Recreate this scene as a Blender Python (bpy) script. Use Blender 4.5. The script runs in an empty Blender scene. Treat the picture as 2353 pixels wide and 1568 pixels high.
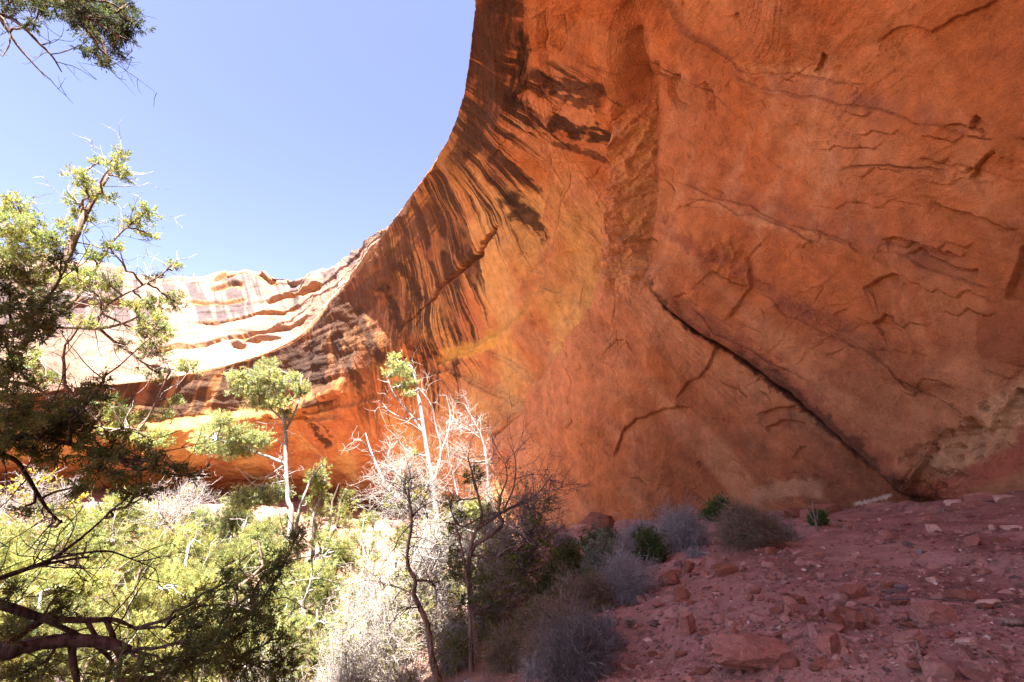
import bpy, bmesh, math, random
import numpy as np
from mathutils import Vector

# ------------------------------------------------------------------ camera, sky, sun, exposure
scene = bpy.context.scene
COL = scene.collection
EYE = np.array([0.0, 0.0, 1.65])
PITCH = math.radians(17.0)
cam_data = bpy.data.cameras.new("camera")
cam_data.sensor_width = 36.0
cam_data.lens = 18.0
cam_data.clip_start = 0.05
cam_data.clip_end = 2000.0
cam = bpy.data.objects.new("camera", cam_data)
cam.location = EYE
cam.rotation_euler = (math.pi / 2 + PITCH, 0, 0)
COL.objects.link(cam)
scene.camera = cam

SUN_TO = np.array([-0.09, -0.46, 0.87])          # direction towards the sun: high, behind the camera
SUN_TO /= np.linalg.norm(SUN_TO)
SUN_EL = math.asin(SUN_TO[2])
world = bpy.data.worlds.new("World")
scene.world = world
world.use_nodes = True
wn = world.node_tree
bg = wn.nodes["Background"]
sky = wn.nodes.new("ShaderNodeTexSky")
sky.sky_type = 'NISHITA'
sky.sun_disc = False
sky.sun_elevation = SUN_EL
sky.sun_rotation = math.atan2(SUN_TO[0], SUN_TO[1])
sky.altitude = 1500
sky.air_density = 1.0
sky.dust_density = 4.5
sky.ozone_density = 2.5
wtint = wn.nodes.new('ShaderNodeMixRGB'); wtint.blend_type = 'MULTIPLY'; wtint.inputs[0].default_value = 1
wtint.inputs[2].default_value = (1.18, 0.93, 0.97, 1)
wn.links.new(sky.outputs[0], wtint.inputs[1]); wn.links.new(wtint.outputs[0], bg.inputs[0])
bg.inputs[1].default_value = 0.058
sun_data = bpy.data.lights.new("sun", 'SUN')
sun_data.energy = 5.0
sun_data.angle = math.radians(0.5)
sun_data.color = (1.0, 0.95, 0.88)
sun = bpy.data.objects.new("sun", sun_data)
sun.rotation_euler = Vector(SUN_TO).to_track_quat('Z', 'Y').to_euler()
COL.objects.link(sun)
vs = scene.view_settings
vs.view_transform = 'Standard'
vs.look = 'None'
vs.gamma = 1.0
vs.exposure = 3.12
scene.cycles.max_bounces = 12
scene.cycles.diffuse_bounces = 7
scene.cycles.transmission_bounces = 4
scene.cycles.use_denoising = True
scene.cycles.denoising_prefilter = 'NONE'
scene.cycles.sample_clamp_indirect = 8.0

# ------------------------------------------------------------------ helpers
W0, H0, F0 = 2353.0, 1568.0, 2353.0 * 18.0 / 36.0
CP, SP = math.cos(PITCH), math.sin(PITCH)
RNG = np.random.default_rng(7)
QUAL = 1.0

def ray(px, py):
    """direction seen at a point of the photograph (2353 x 1568 grid), scaled to horizontal length 1"""
    a = (px - W0 / 2) / F0
    b = (H0 / 2 - py) / F0
    d = np.array([a, CP - b * SP, SP + b * CP])
    return d / math.hypot(d[0], d[1])

def P(px, py, r):
    return EYE + ray(px, py) * r

def proj(p):
    q = p - EYE
    f = q[:, 1] * CP + q[:, 2] * SP
    u = q[:, 2] * CP - q[:, 1] * SP
    f = np.where(f < 0.3, np.nan, f)
    px = W0 / 2 + F0 * q[:, 0] / f
    py = H0 / 2 - F0 * u / f
    px = np.where(np.isnan(px), -9e4, px)
    py = np.where(np.isnan(py), -9e4, py)
    return px, py

_perm = np.random.default_rng(3).permutation(256)
_perm = np.concatenate([_perm, _perm, _perm[:2]])
_g = np.random.default_rng(4).normal(size=(256, 3))
_g /= np.linalg.norm(_g, axis=1)[:, None]
_g = _g.astype(np.float32)

def noise3(p):
    p = np.asarray(p, dtype=np.float32)
    out = np.empty(len(p), np.float32)
    for s in range(0, len(p), 200000):
        q = p[s:s + 200000]
        i = np.floor(q).astype(np.int64)
        f = (q - i).astype(np.float32)
        i &= 255
        w = f * f * f * (f * (f * 6 - 15) + 10)
        r = 0
        for dx in (0, 1):
            a = _perm[i[:, 0] + dx]
            wx = w[:, 0] if dx else 1 - w[:, 0]
            for dy in (0, 1):
                b = _perm[a + i[:, 1] + dy]
                wy = w[:, 1] if dy else 1 - w[:, 1]
                for dz in (0, 1):
                    c = _perm[b + i[:, 2] + dz]
                    wz = w[:, 2] if dz else 1 - w[:, 2]
                    g = _g[c]
                    r = r + wx * wy * wz * (g[:, 0] * (f[:, 0] - dx) + g[:, 1] * (f[:, 1] - dy) + g[:, 2] * (f[:, 2] - dz))
        out[s:s + 200000] = r
    return out * 1.5

def fbm(p, octaves=4, gain=0.5, lac=2.03):
    p = np.asarray(p, dtype=np.float32)
    a, t = 1.0, 0
    for k in range(octaves):
        t = t + a * noise3(p + 17.3 * k)
        p = p * lac
        a *= gain
    return t

def sstep(a, b, x):
    t = np.clip((x - a) / (b - a), 0, 1)
    return t * t * (3 - 2 * t)

def lerp3(c0, c1, m):
    return c0 + (np.asarray(c1, np.float32)[None, :] - c0) * m[:, None]

def polydist(px, py, poly, reach):
    """distance, side (+ on the right of the drawing direction) and 0..1 position for points near a traced line"""
    poly = np.asarray(poly, float)
    x0, y0 = poly.min(0) - reach
    x1, y1 = poly.max(0) + reach
    idx = np.nonzero((px > x0) & (px < x1) & (py > y0) & (py < y1))[0]
    if len(idx) == 0:
        return idx, None, None, None
    X, Y = px[idx], py[idx]
    best = np.full(len(idx), 1e9)
    side = np.zeros(len(idx))
    tt = np.zeros(len(idx))
    seg = np.linalg.norm(np.diff(poly, axis=0), axis=1)
    tot = seg.sum()
    acc = 0
    for k in range(len(poly) - 1):
        ax, ay = poly[k]
        dx, dy = poly[k + 1] - poly[k]
        L2 = dx * dx + dy * dy + 1e-9
        t = np.clip(((X - ax) * dx + (Y - ay) * dy) / L2, 0, 1)
        ex, ey = X - ax - t * dx, Y - ay - t * dy
        d = np.hypot(ex, ey)
        m = d < best
        best[m] = d[m]
        side[m] = np.sign(dx * ey - dy * ex)[m]
        tt[m] = ((acc + t * seg[k]) / tot)[m]
        acc += seg[k]
    return idx, best, side, tt

def smooth_line(pts, n=6):
    """Catmull-Rom through the points"""
    pts = np.asarray(pts, float)
    if len(pts) < 3:
        return pts
    e = np.vstack([2 * pts[0] - pts[1], pts, 2 * pts[-1] - pts[-2]])
    out = []
    for k in range(1, len(e) - 2):
        a, b, c, d = e[k - 1], e[k], e[k + 1], e[k + 2]
        for j in range(n):
            t = j / n
            out.append(0.5 * ((2 * b) + (c - a) * t + (2 * a - 5 * b + 4 * c - d) * t * t + (3 * b - a - 3 * c + d) * t ** 3))
    out.append(pts[-1])
    return np.array(out)

def mesh_from(name, v, quads=None, tris=None, mat=None, smooth=False, parent=None, colors=None, link=True, mats=None, midx=None):
    me = bpy.data.meshes.new(name)
    v = np.asarray(v, np.float32)
    nq = 0 if quads is None else len(quads)
    nt = 0 if tris is None else len(tris)
    me.vertices.add(len(v))
    me.vertices.foreach_set("co", v.ravel())
    me.loops.add(nq * 4 + nt * 3)
    me.polygons.add(nq + nt)
    li = []
    if nq: li.append(np.asarray(quads, np.int32).ravel())
    if nt: li.append(np.asarray(tris, np.int32).ravel())
    me.loops.foreach_set("vertex_index", np.concatenate(li))
    st = np.concatenate([np.arange(nq) * 4, nq * 4 + np.arange(nt) * 3]).astype(np.int32)
    me.polygons.foreach_set("loop_start", st)
    me.polygons.foreach_set("use_smooth", np.full(nq + nt, bool(smooth)))
    me.update(calc_edges=True)
    if colors is not None:
        at = me.color_attributes.new("tint", 'FLOAT_COLOR', 'POINT')
        c = np.ones((len(v), 4), np.float32)
        c[:, :3] = colors
        at.data.foreach_set("color", c.ravel())
    if mat is not None:
        me.materials.append(mat)
    if mats is not None:
        for m_ in mats: me.materials.append(m_)
        me.polygons.foreach_set('material_index', np.asarray(midx, np.int32))
    o = bpy.data.objects.new(name, me)
    if link:
        COL.objects.link(o)
    if parent is not None:
        o.parent = parent
    return o

def tag(o, label=None, cat=None, group=None, kind=None):
    if kind is None and cat: kind = 'thing'
    if label: o["label"] = label
    if cat: o["category"] = cat
    if group: o["group"] = group
    if kind: o["kind"] = kind
    return o

def empty(name, loc):
    o = bpy.data.objects.new(name, None)
    o.location = [float(c) for c in loc]
    o.empty_display_size = 0.2
    COL.objects.link(o)
    return o

# ------------------------------------------------------------------ materials
def new_mat(name):
    m = bpy.data.materials.new(name)
    m.use_nodes = True
    return m, m.node_tree.nodes, m.node_tree.links, m.node_tree.nodes["Principled BSDF"]

def rock_material(name, fine_scale, bump_dist, base=None, rough=0.92):
    m, n, l, b = new_mat(name)
    b.inputs["Roughness"].default_value = rough
    b.inputs["Specular IOR Level"].default_value = 0.2
    tc = n.new("ShaderNodeTexCoord")
    if base is None:
        at = n.new("ShaderNodeAttribute"); at.attribute_name = "tint"
        col = at.outputs["Color"]
    else:
        rgb = n.new("ShaderNodeRGB"); rgb.outputs[0].default_value = (*base, 1)
        col = rgb.outputs[0]
    n1 = n.new("ShaderNodeTexNoise"); n1.inputs["Scale"].default_value = fine_scale
    n1.inputs["Detail"].default_value = 8; n1.inputs["Roughness"].default_value = 0.65
    l.new(tc.outputs["Object"], n1.inputs["Vector"])
    n2 = n.new("ShaderNodeTexNoise"); n2.inputs["Scale"].default_value = fine_scale * 9
    n2.inputs["Detail"].default_value = 5; n2.inputs["Roughness"].default_value = 0.7
    l.new(tc.outputs["Object"], n2.inputs["Vector"])
    mr = n.new("ShaderNodeMapRange")
    mr.inputs["From Min"].default_value = 0.3; mr.inputs["From Max"].default_value = 0.7
    mr.inputs["To Min"].default_value = 0.74; mr.inputs["To Max"].default_value = 1.24
    l.new(n1.outputs["Fac"], mr.inputs["Value"])
    mr2 = n.new("ShaderNodeMapRange")
    mr2.inputs["From Min"].default_value = 0.3; mr2.inputs["From Max"].default_value = 0.7
    mr2.inputs["To Min"].default_value = 0.83; mr2.inputs["To Max"].default_value = 1.16
    l.new(n2.outputs["Fac"], mr2.inputs["Value"])
    mu = n.new("ShaderNodeMath"); mu.operation = 'MULTIPLY'
    l.new(mr.outputs[0], mu.inputs[0]); l.new(mr2.outputs[0], mu.inputs[1])
    vm = n.new("ShaderNodeVectorMath"); vm.operation = 'SCALE'
    l.new(col, vm.inputs[0]); l.new(mu.outputs[0], vm.inputs["Scale"])
    l.new(vm.outputs[0], b.inputs["Base Color"])
    ad = n.new("ShaderNodeMath"); ad.operation = 'MULTIPLY_ADD'; ad.inputs[1].default_value = 1.1
    l.new(n2.outputs["Fac"], ad.inputs[0]); l.new(n1.outputs["Fac"], ad.inputs[2])
    bp = n.new("ShaderNodeBump"); bp.inputs["Strength"].default_value = 0.8
    bp.inputs["Distance"].default_value = bump_dist
    l.new(ad.outputs[0], bp.inputs["Height"])
    l.new(bp.outputs["Normal"], b.inputs["Normal"])
    return m

MAT_CLIFF = rock_material("sandstone cliff", 1.5, 0.17)
MAT_GROUND = rock_material("red sand", 2.2, 0.05)
# ------------------------------------------------------------------ ground height
def v3(*a): return np.array(a, float)

BASE = [v3(8, -45, .6), v3(17, -22, 1.2), v3(21, -6, 1.9), v3(20.5, 7, 2.0), P(2353, 1128, 24), P(2120, 1152, 25.5),
        P(1700, 1180, 28.5), P(1400, 1200, 31), P(1270, 1206, 34), P(1140, 1200, 40), P(1075, 1193, 52), P(1000, 1182, 66),
        P(890, 1168, 78), P(770, 1150, 85), P(620, 1136, 90), P(450, 1126, 92), P(200, 1120, 90), P(0, 1115, 86),
        P(-400, 1110, 84), v3(-135, 45, 2)]
RIM = [v3(-17, -45, 27), v3(-11, -22, 27), v3(-5.0, -6, 27), v3(-3.4, 4, 26.5), v3(-2.6, 12.5, 26.3), P(1089, -25, 20.2),
       P(1080, 100, 23.2), P(1062, 230, 27.6), P(1030, 318, 31), P(995, 375, 34.6), P(950, 440, 39), P(897, 512, 45.5),
       P(820, 620, 54), P(757, 692, 60), P(700, 765, 67), P(600, 815, 74), P(440, 858, 78), P(200, 888, 78),
       P(-300, 900, 76), v3(-130, 34, 15)]
TOP = []
for k in range(10):
    t = RIM[k + 1] - RIM[max(k - 1, 0)]
    nrm = np.array([t[1], -t[0], 0]); nrm /= np.linalg.norm(nrm)
    TOP.append(RIM[k] + nrm * 5 + v3(0, 0, 7))
TOP += [RIM[10] + v3(2.2, 1.2, 1.2), P(884, 522, 48), P(800, 600, 62), P(738, 626, 72), P(668, 641, 84), P(560, 640, 98), P(400, 642, 104),
        P(200, 606, 104), P(-300, 540, 100), v3(-150, 85, 42)]
BACK = []
for k in range(20):
    d = TOP[k] - RIM[k]; d[2] = 0; d /= np.linalg.norm(d) + 1e-6
    BACK.append(TOP[k] + d * (60 if k > 9 else 45) + v3(0, 0, 3 if k < 9 else -1.0))

GCTRL = [(0, 0, 0), (0, -10, .2), (0, -30, .2), (10, 0, .9), (14, -20, 1), (5, 15, .55), (3, 8, .25), (8, 8, .75), (10, 16, 1.0), (2.2, 5, .1),
         (6, 24, .55), (1.5, 12, -.25), (2.6, 20, .0), (-1.0, 6, -.8), (-1.6, 9, -1.25), (-1.2, 15, -1.4), (-.3, 22, -1.0), (1.2, 28, -.4), (-2, 2, -.5), (-4, 5, -1.7), (-4, 11, -2.7),
         (-6, 18, -3.6), (-4, 30, -2.4), (-12, 14, -4.3), (-12, 30, -4.0), (-22, 20, -4.5), (-25, 38, -3.6), (-5, 45, -1.2), (-14, 52, -2.0),
         (-26, 60, -1.4), (-40, 62, -1.0), (-40, 45, -3.6), (-60, 42, -3), (-70, 60, 0), (-80, 10, -3), (-30, 0, -4), (-20, -20, -3), (-8, -6, -1.6)]
GCTRL += [tuple(b) for b in BASE]
for b in BASE[4:18]:
    d = b[:2] / np.linalg.norm(b[:2])
    GCTRL.append((b[0] + d[0] * 8, b[1] + d[1] * 8, b[2] + 0.4))
G = np.array(GCTRL)
def _tps(r2): return 0.5 * r2 * np.log(r2 + 1e-9)
_n = len(G)
_A = np.zeros((_n + 3, _n + 3))
_d2 = ((G[:, None, :2] - G[None, :, :2]) ** 2).sum(-1)
_A[:_n, :_n] = _tps(_d2) + np.eye(_n) * 1.0
_A[:_n, _n] = 1; _A[:_n, _n + 1:] = G[:, :2]
_A[_n, :_n] = 1; _A[_n + 1:, :_n] = G[:, :2].T
_wt = np.linalg.solve(_A, np.concatenate([G[:, 2], [0, 0, 0]]))
def ground_smooth(x, y):
    x = np.atleast_1d(np.asarray(x, float)); y = np.atleast_1d(np.asarray(y, float))
    xc, yc = np.clip(x, -95, 26), np.clip(y, -50, 96)
    z = _wt[_n] + _wt[_n + 1] * xc + _wt[_n + 2] * yc
    for k in range(_n):
        z = z + _wt[k] * _tps((xc - G[k, 0]) ** 2 + (yc - G[k, 1]) ** 2)
    return z
def ground_z(x, y):
    x = np.atleast_1d(np.asarray(x, float)); y = np.atleast_1d(np.asarray(y, float))
    z = ground_smooth(x, y)
    q = np.stack([x, y, np.zeros_like(x)], 1)
    r = np.hypot(x, y)
    z = z + 0.10 * fbm(q * 0.45, 3) * sstep(1.5, 6, r) + 0.040 * fbm(q * 1.9 + 5, 4) + .012 * fbm(q * 9 + 8, 2) + 0.35 * fbm(q * 0.11 + 9, 2) * sstep(12, 40, r)
    # flaky bedrock steps showing through the sand
    w = sstep(.05, .35, noise3(q * 0.33 + 40))
    t = noise3(np.stack([x * .55 + y * .2, y * 1.1, x * 0], 1) + 3) * 4
    z = z + 0.09 * w * (np.floor(t) + sstep(.8, 1, t - np.floor(t)))
    return z
def gz(x, y): return float(ground_z(x, y)[0])
def ground_hit(px, py):
    d = ray(px, py)
    lo = None
    for r in np.concatenate([np.arange(1.5, 30, .1), np.arange(30, 100, .5)]):
        p = EYE + d * r
        if p[2] < ground_smooth(p[0], p[1])[0]:
            lo = r; break
    if lo is None: return None
    p = EYE + d * lo
    return np.array([p[0], p[1], gz(p[0], p[1])])

# polar sheet, fine where it is close
nr, na = int(430 * QUAL), int(900 * QUAL)
rr = np.concatenate([[0.25], np.geomspace(0.6, 110, nr - 40), np.linspace(115, 900, 39)])
aa = np.concatenate([np.linspace(-math.pi * .32, math.pi * .32, int(na * .75)), np.linspace(math.pi * .32, math.pi * 1.68, na - int(na * .75) + 1)[1:-1]])
R_, A_ = np.meshgrid(rr, aa, indexing='ij')
gx, gy = (R_ * np.sin(A_)).ravel(), (R_ * np.cos(A_)).ravel()
gzv = ground_z(gx, gy)
nA = len(aa)
ii = np.arange(len(rr) - 1)[:, None] * nA + np.arange(nA)[None, :]
jj = np.arange(len(rr) - 1)[:, None] * nA + (np.arange(nA)[None, :] + 1) % nA
quads = np.stack([ii, ii + nA, jj + nA, jj], -1).reshape(-1, 4)
gp = np.stack([gx, gy, gzv], 1)
tris = np.array([[nA * 0 + k, (k + 1) % nA, len(gp)] for k in range(nA)])
gp = np.vstack([gp, [[0, 0, gz(0, 0)]]])
q = gp * np.array([1, 1, 0])
gc = np.tile(np.array([[.29, .150, .118]], np.float32), (len(gp), 1))
gc = lerp3(gc, (.175, .075, .055), sstep(-.3, .7, fbm(q * .5 + 2, 4)))
gc = lerp3(gc, (.34, .19, .145), .8 * sstep(.1, .8, fbm(q * 1.3 + 12, 4)))
lit = sstep(.12, .42, fbm(q * 8 + 1, 4)) * sstep(-.3, .4, fbm(q * .5 + 30, 3))
gc = lerp3(gc, (.06, .04, .035), .75 * lit)                           # dark plant litter on the sand
left = sstep(1.0, -3.0, gp[:, 0] - .02 * gp[:, 1])
gc = lerp3(gc, (.36, .20, .12), .5 * left * sstep(-.2, .5, fbm(q * .9 + 60, 4)))
gc = lerp3(gc, (.20, .15, .09), .6 * left * sstep(-.05, .4, fbm(q * .6 + 80, 5)))
ground = tag(mesh_from("ground", gp, quads, tris, MAT_GROUND, True, colors=gc), "red sandy alcove floor dropping to the brushy canyon bottom", None, None, "structure")
# ------------------------------------------------------------------ the cliff with its alcove
def cr(ctrl, u):
    """Catmull-Rom through rows of ctrl at parameters u (in column numbers)"""
    c = np.asarray(ctrl, float)
    c = np.vstack([2 * c[0] - c[1], c, 2 * c[-1] - c[-2]])
    k = np.clip(np.floor(u).astype(int), 0, len(ctrl) - 2)
    t = (u - k)[:, None]
    a, b, d, e = c[k], c[k + 1], c[k + 2], c[k + 3]
    return 0.5 * (2 * b + (d - a) * t + (2 * a - 5 * b + 4 * d - e) * t * t + (3 * b - a - 3 * d + e) * t ** 3)

dens = [8, 10, 60, 230, 270, 250, 210, 140, 110, 80, 70, 70, 60, 45, 60, 70, 90, 70, 10]
us = np.concatenate([k + np.arange(max(2, int(d * QUAL))) / max(2, int(d * QUAL)) for k, d in enumerate(dens)] + [[19.0]])
NU = len(us)
Bc, Rc, Tc, Kc = (cr(a, us) for a in (BASE, RIM, TOP, BACK))
lw = sstep(9.0, 12.5, us)[:, None]                    # 0 = domed alcove, 1 = far wall with its ledge
t6 = np.array([0, .2, .4, .6, .8, 1.0])
hR, zR = np.array([0, .03, .13, .33, .63, 1.0]), np.array([0, .27, .53, .75, .91, 1.0])
hL, zL = np.array([0, .34, .62, .86, .93, 1.0]), np.array([0, .16, .36, .55, .78, 1.0])
nb = 14
def prof(tab, v):
    c = np.stack([tab, tab], 1)
    return cr(c, v * 5)[:, 0]
N1, N2, N3 = int(940 * QUAL), int(210 * QUAL), 14
v1 = np.linspace(-0.06, 1, N1)
v1c = np.clip(v1, 0, 1)
h = prof(hR, v1c)[None, :] * (1 - lw) + prof(hL, v1c)[None, :] * lw
z = prof(zR, v1c)[None, :] * (1 - lw) + prof(zL, v1c)[None, :] * lw
z = z + np.minimum(v1, 0)[None, :] * 1.2
D = Rc - Bc
X1 = Bc[:, None, :] + np.concatenate([D[:, None, :2] * h[:, :, None], (D[:, None, 2] * z)[:, :, None]], 2)
v2 = np.linspace(0, 1, N2 + 1)[1:]
D2 = Tc - Rc
bul = np.sin(np.pi * v2)[None, :, None] * np.array([0, 0, 1.0]) * (np.linalg.norm(D2, axis=1) * .05)[:, None, None]
h2 = v2[None, :, None]
X2 = Rc[:, None, :] + D2[:, None, :] * h2 + bul
v3_ = np.linspace(0, 1, N3 + 1)[1:] ** 1.6
X3 = Tc[:, None, :] + (Kc - Tc)[:, None, :] * v3_[None, :, None]
X = np.concatenate([X1, X2, X3], 1)
NV = X.shape[1]
V = np.concatenate([v1, 1 + v2, 2 + v3_])
Ug = np.repeat(us, NV); Vg = np.tile(V, NU)
S_arc = np.concatenate([[0], np.cumsum(np.linalg.norm(np.diff(Rc, axis=0), axis=1))])
Sg = np.repeat(S_arc, NV)

def unit0(a): return a / np.linalg.norm(a)
def normals(X):
    du = np.gradient(X, axis=0); dv = np.gradient(X, axis=1)
    n = np.cross(dv, du)
    n /= np.linalg.norm(n, axis=2, keepdims=True) + 1e-9
    return n
Nrm = normals(X)
c0 = Nrm[NU // 3, N1 // 2]; p0 = X[NU // 3, N1 // 2]
if np.dot(c0, v3(-4, 10, 5) - p0) < 0: Nrm = -Nrm
p = X.reshape(-1, 3); n = Nrm.reshape(-1, 3)
px, py = proj(p)
depth = np.linalg.norm(p - EYE, axis=1)
rimk = 1 - np.exp(-((Vg - 1) / .05) ** 2) * .75       # calmer at the rim so that the skyline holds
isL = sstep(10.5, 13, Ug)
inn = Vg <= 1.0

disp = np.zeros(len(p), np.float32)
# broad swells of the shell
disp += (1.0 * fbm(p * .075 + 3, 3) * rimk).astype(np.float32)
disp += .32 * fbm(p * np.array([.33, .33, .16]) + 11, 3) * rimk
# exfoliation scars: stepped sheets of rock
wob = fbm(p * .5 + 7, 3)
def terraces(scale, off, num, sharp):
    f = noise3(p * np.asarray(scale) + off) * num + .35 * wob + .12 * fbm(p * 2.2 + off, 2)
    k = np.floor(f)
    return k + sstep(sharp, 1, f - k), f - k
T1, fr1 = terraces((.085, .085, .13), 21, 3.2, .93)
T2, fr2 = terraces((.22, .22, .34), 55, 2.2, .9)
m1 = sstep(-.25, .25, fbm(p * .05 + 70, 2))
disp += np.where(inn, .10 * T1 * m1 * sstep(5.5, 7.5, Ug) + .035 * T2 * sstep(-.1, .3, fbm(p * .09 + 90, 2)), 0).astype(np.float32) * rimk
# low, broken sheets on the right wall, drawn out along the bedding
bed = p[:, 2] + .10 * p[:, 0] + 1.2 * fbm(p * .06 + 5, 2)
rw = sstep(7.2, 5.6, Ug) * inn
fb = bed * .55 + 1.5 * noise3(p * .22 + 31) + .35 * wob
kb = np.floor(fb)
disp += (.07 * rw * (sstep(.93, 1, fb - kb) - (fb - kb)) * sstep(.0, .3, noise3(p * .16 + 44))).astype(np.float32)
# laminae dipping with the long seam: plane fitted to where the seam runs on the wall
SEAML = [(1488, 610), (1505, 660), (1540, 705), (1600, 755), (1680, 805), (1760, 865), (1850, 930), (1940, 1000), (2030, 1075), (2090, 1122), (2140, 1152)]
cand = np.nonzero(inn & (depth > 3))[0][::7]
sp = np.array([p[cand[np.argmin((px[cand] - a) ** 2 + (py[cand] - b) ** 2)]] for a, b in SEAML])
_, _, vt = np.linalg.svd(sp - sp.mean(0))
bn = vt[2] * np.sign(vt[2][2])
print("bedding normal", bn, sp[0], sp[-1])
b2 = (p - sp.mean(0)) @ bn + .35 * fbm(p * .09 + 14, 2)
cross = (p @ unit0(np.array([.55, .25, .8])))
xset = sstep(-.05, .05, noise3(np.stack([b2 * .22, b2 * 0 + 3, b2 * 0], 1)))
lamc = b2 * (1 - xset) + (cross + .3 * fbm(p * .1 + 3, 2)) * xset
fine = noise3(np.stack([lamc * 3.1, p[:, 0] * .03, p[:, 1] * .03], 1)) + .7 * noise3(np.stack([lamc * 9, p[:, 0] * .06, p[:, 1] * .06], 1)) + .5 * noise3(np.stack([lamc * 22, p[:, 0] * .1, p[:, 1] * .1], 1))
lamk = sstep(-.2, .35, fbm(p * .10 + 66, 3)) * inn * rimk
disp += (.045 * fine * (.35 + .65 * lamk)).astype(np.float32)
fd = b2 * .42 + .25 * noise3(p * .3 + 5)
kd = np.floor(fd)
disp += (.16 * (sstep(.94, 1, fd - kd) - (fd - kd)) * sstep(.05, .35, noise3(np.stack([kd * 5.3, p[:, 0] * .09, p[:, 1] * .09], 1))) * inn * rimk).astype(np.float32)
# grain
disp += .030 * fbm(p * 5 + 3, 4)
disp += .055 * fbm(p * np.array([1.1, 1.1, .7]) + 2, 4)
# far sunlit slickrock: beds that jut and hollow
slick = sstep(1.0, 1.03, Vg) * (Vg < 2.001) * sstep(9.5, 11.5, Ug)
bz = (p[:, 2] - .10 * (p[:, 0] + 30)) * .62 + .45 * fbm(p * np.array([.05, .05, .12]) + 8, 3)
kz = np.floor(bz)
fz = bz - kz
bedamp = sstep(-.05, .4, noise3(np.stack([kz * 3.7, p[:, 0] * .035, p[:, 1] * .02], 1)))
disp += (slick * (0.24 * (sstep(0, .08, fz) - fz) * bedamp + .26 * fbm(p * np.array([.16, .16, .5]) + 50, 5))).astype(np.float32)
# band under the far lip: rough, with the sunlit ledge below it
band = isL * inn
ledge = sstep(.55, .575, Vg) * (1 - sstep(.585, .64, Vg))
disp += (band * ledge * 2.6 * sstep(17.4, 16.2, Ug) * (.75 + .6 * fbm(p * .25 + 6, 3)) * sstep(11.9, 13.2, Ug)).astype(np.float32)
fw = p[:, 2] * .8 + 1.2 * fbm(p * .12 + 2, 3)
disp += (band * .5 * fbm(p * np.array([.15, .15, .5]) + 31, 3)).astype(np.float32) * rimk

tint = np.tile(np.array([[.45, .155, .060]], np.float32), (len(p), 1))
# hue: bedding laminae, redder and yellower beds
lam = noise3(np.stack([b2 * .8, p[:, 0] * .05, p[:, 1] * .05], 1) + 13) + .8 * fine
tint = lerp3(tint, (.40, .135, .062), .75 * sstep(-.1, .7, lam + .5 * fbm(p * .12 + 19, 3)))
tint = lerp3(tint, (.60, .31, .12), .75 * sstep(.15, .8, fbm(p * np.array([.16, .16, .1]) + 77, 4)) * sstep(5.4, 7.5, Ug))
tint = lerp3(tint, (.14, .056, .040), (.80 * sstep(7.6, 5.6, Ug + .4 * wob) * sstep(12.5, 3.0, p[:, 2] + 1.5 * wob) * inn).astype(np.float32))  # lower right wall browner, and darkened to stand in for light falloff
blt = fbm(np.stack([b2 * .55, p[:, 0] * .10, p[:, 1] * .10], 1) + 101, 4)
tint = lerp3(tint, (.52, .255, .15), .5 * sstep(.05, .6, blt))
tint = lerp3(tint, (.33, .12, .06), .45 * sstep(.1, .6, fbm(np.stack([b2 * .8, p[:, 0] * .14, p[:, 1] * .14], 1) + 141, 4)))
xc = np.interp(py, [-50, 250, 330, 430, 560, 660, 735, 775, 835, 905, 975, 1010, 1250], [1470, 1402, 1408, 1404, 1398, 1385, 1352, 1310, 1255, 1195, 1142, 1112, 1090])
leftbay = sstep(14, -14, px - xc + 10 * wob) * sstep(6.2, 7.0, Ug) * inn
butt = sstep(-14, 14, px - xc + 10 * wob) * sstep(330, 60, px - xc) * inn * sstep(100, 420, py + 60 * wob)
tint = lerp3(tint, (.50, .235, .135), (.5 * butt).astype(np.float32))
tint = lerp3(tint, (.60, .34, .125), .62 * leftbay * sstep(-.25, .4, fbm(p * .13 + 51, 4)))
scar = sstep(.93, 1.0, fr1)
tint = lerp3(tint, (.62, .36, .15), .5 * scar * m1 * sstep(5.5, 7.5, Ug) * inn)
# down-slope wash streaks on the right wall
ws = fbm(np.stack([Sg * .55 + .6 * wob, Vg * 3.2, Sg * 0], 1) + 4, 3)
tint = lerp3(tint, (.58, .30, .17), .22 * sstep(.1, .6, ws) * inn * (1 - isL))
ws2 = fbm(np.stack([Sg * 1.1, Vg * 2.2, Sg * 0], 1) + 24, 3)
tint = lerp3(tint, (.36, .12, .060), .3 * sstep(.15, .6, ws2) * inn * (1 - isL))

# traced steps: (line in photograph coordinates, height m, reach px, colour of the riser or None)
# positive side = right of the drawing direction; rock stands proud there
def zig(pts, k=3, amp=.16, rg=np.random.default_rng(5)):
    """broken line: midpoints pushed aside"""
    pts = [np.asarray(q, float) for q in pts]
    for _ in range(k):
        out = [pts[0]]
        for a, b in zip(pts[:-1], pts[1:]):
            d = b - a
            out += [(a + b) / 2 + np.array([-d[1], d[0]]) * rg.normal() * amp, b]
        pts = out
    return np.array(pts)

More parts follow.
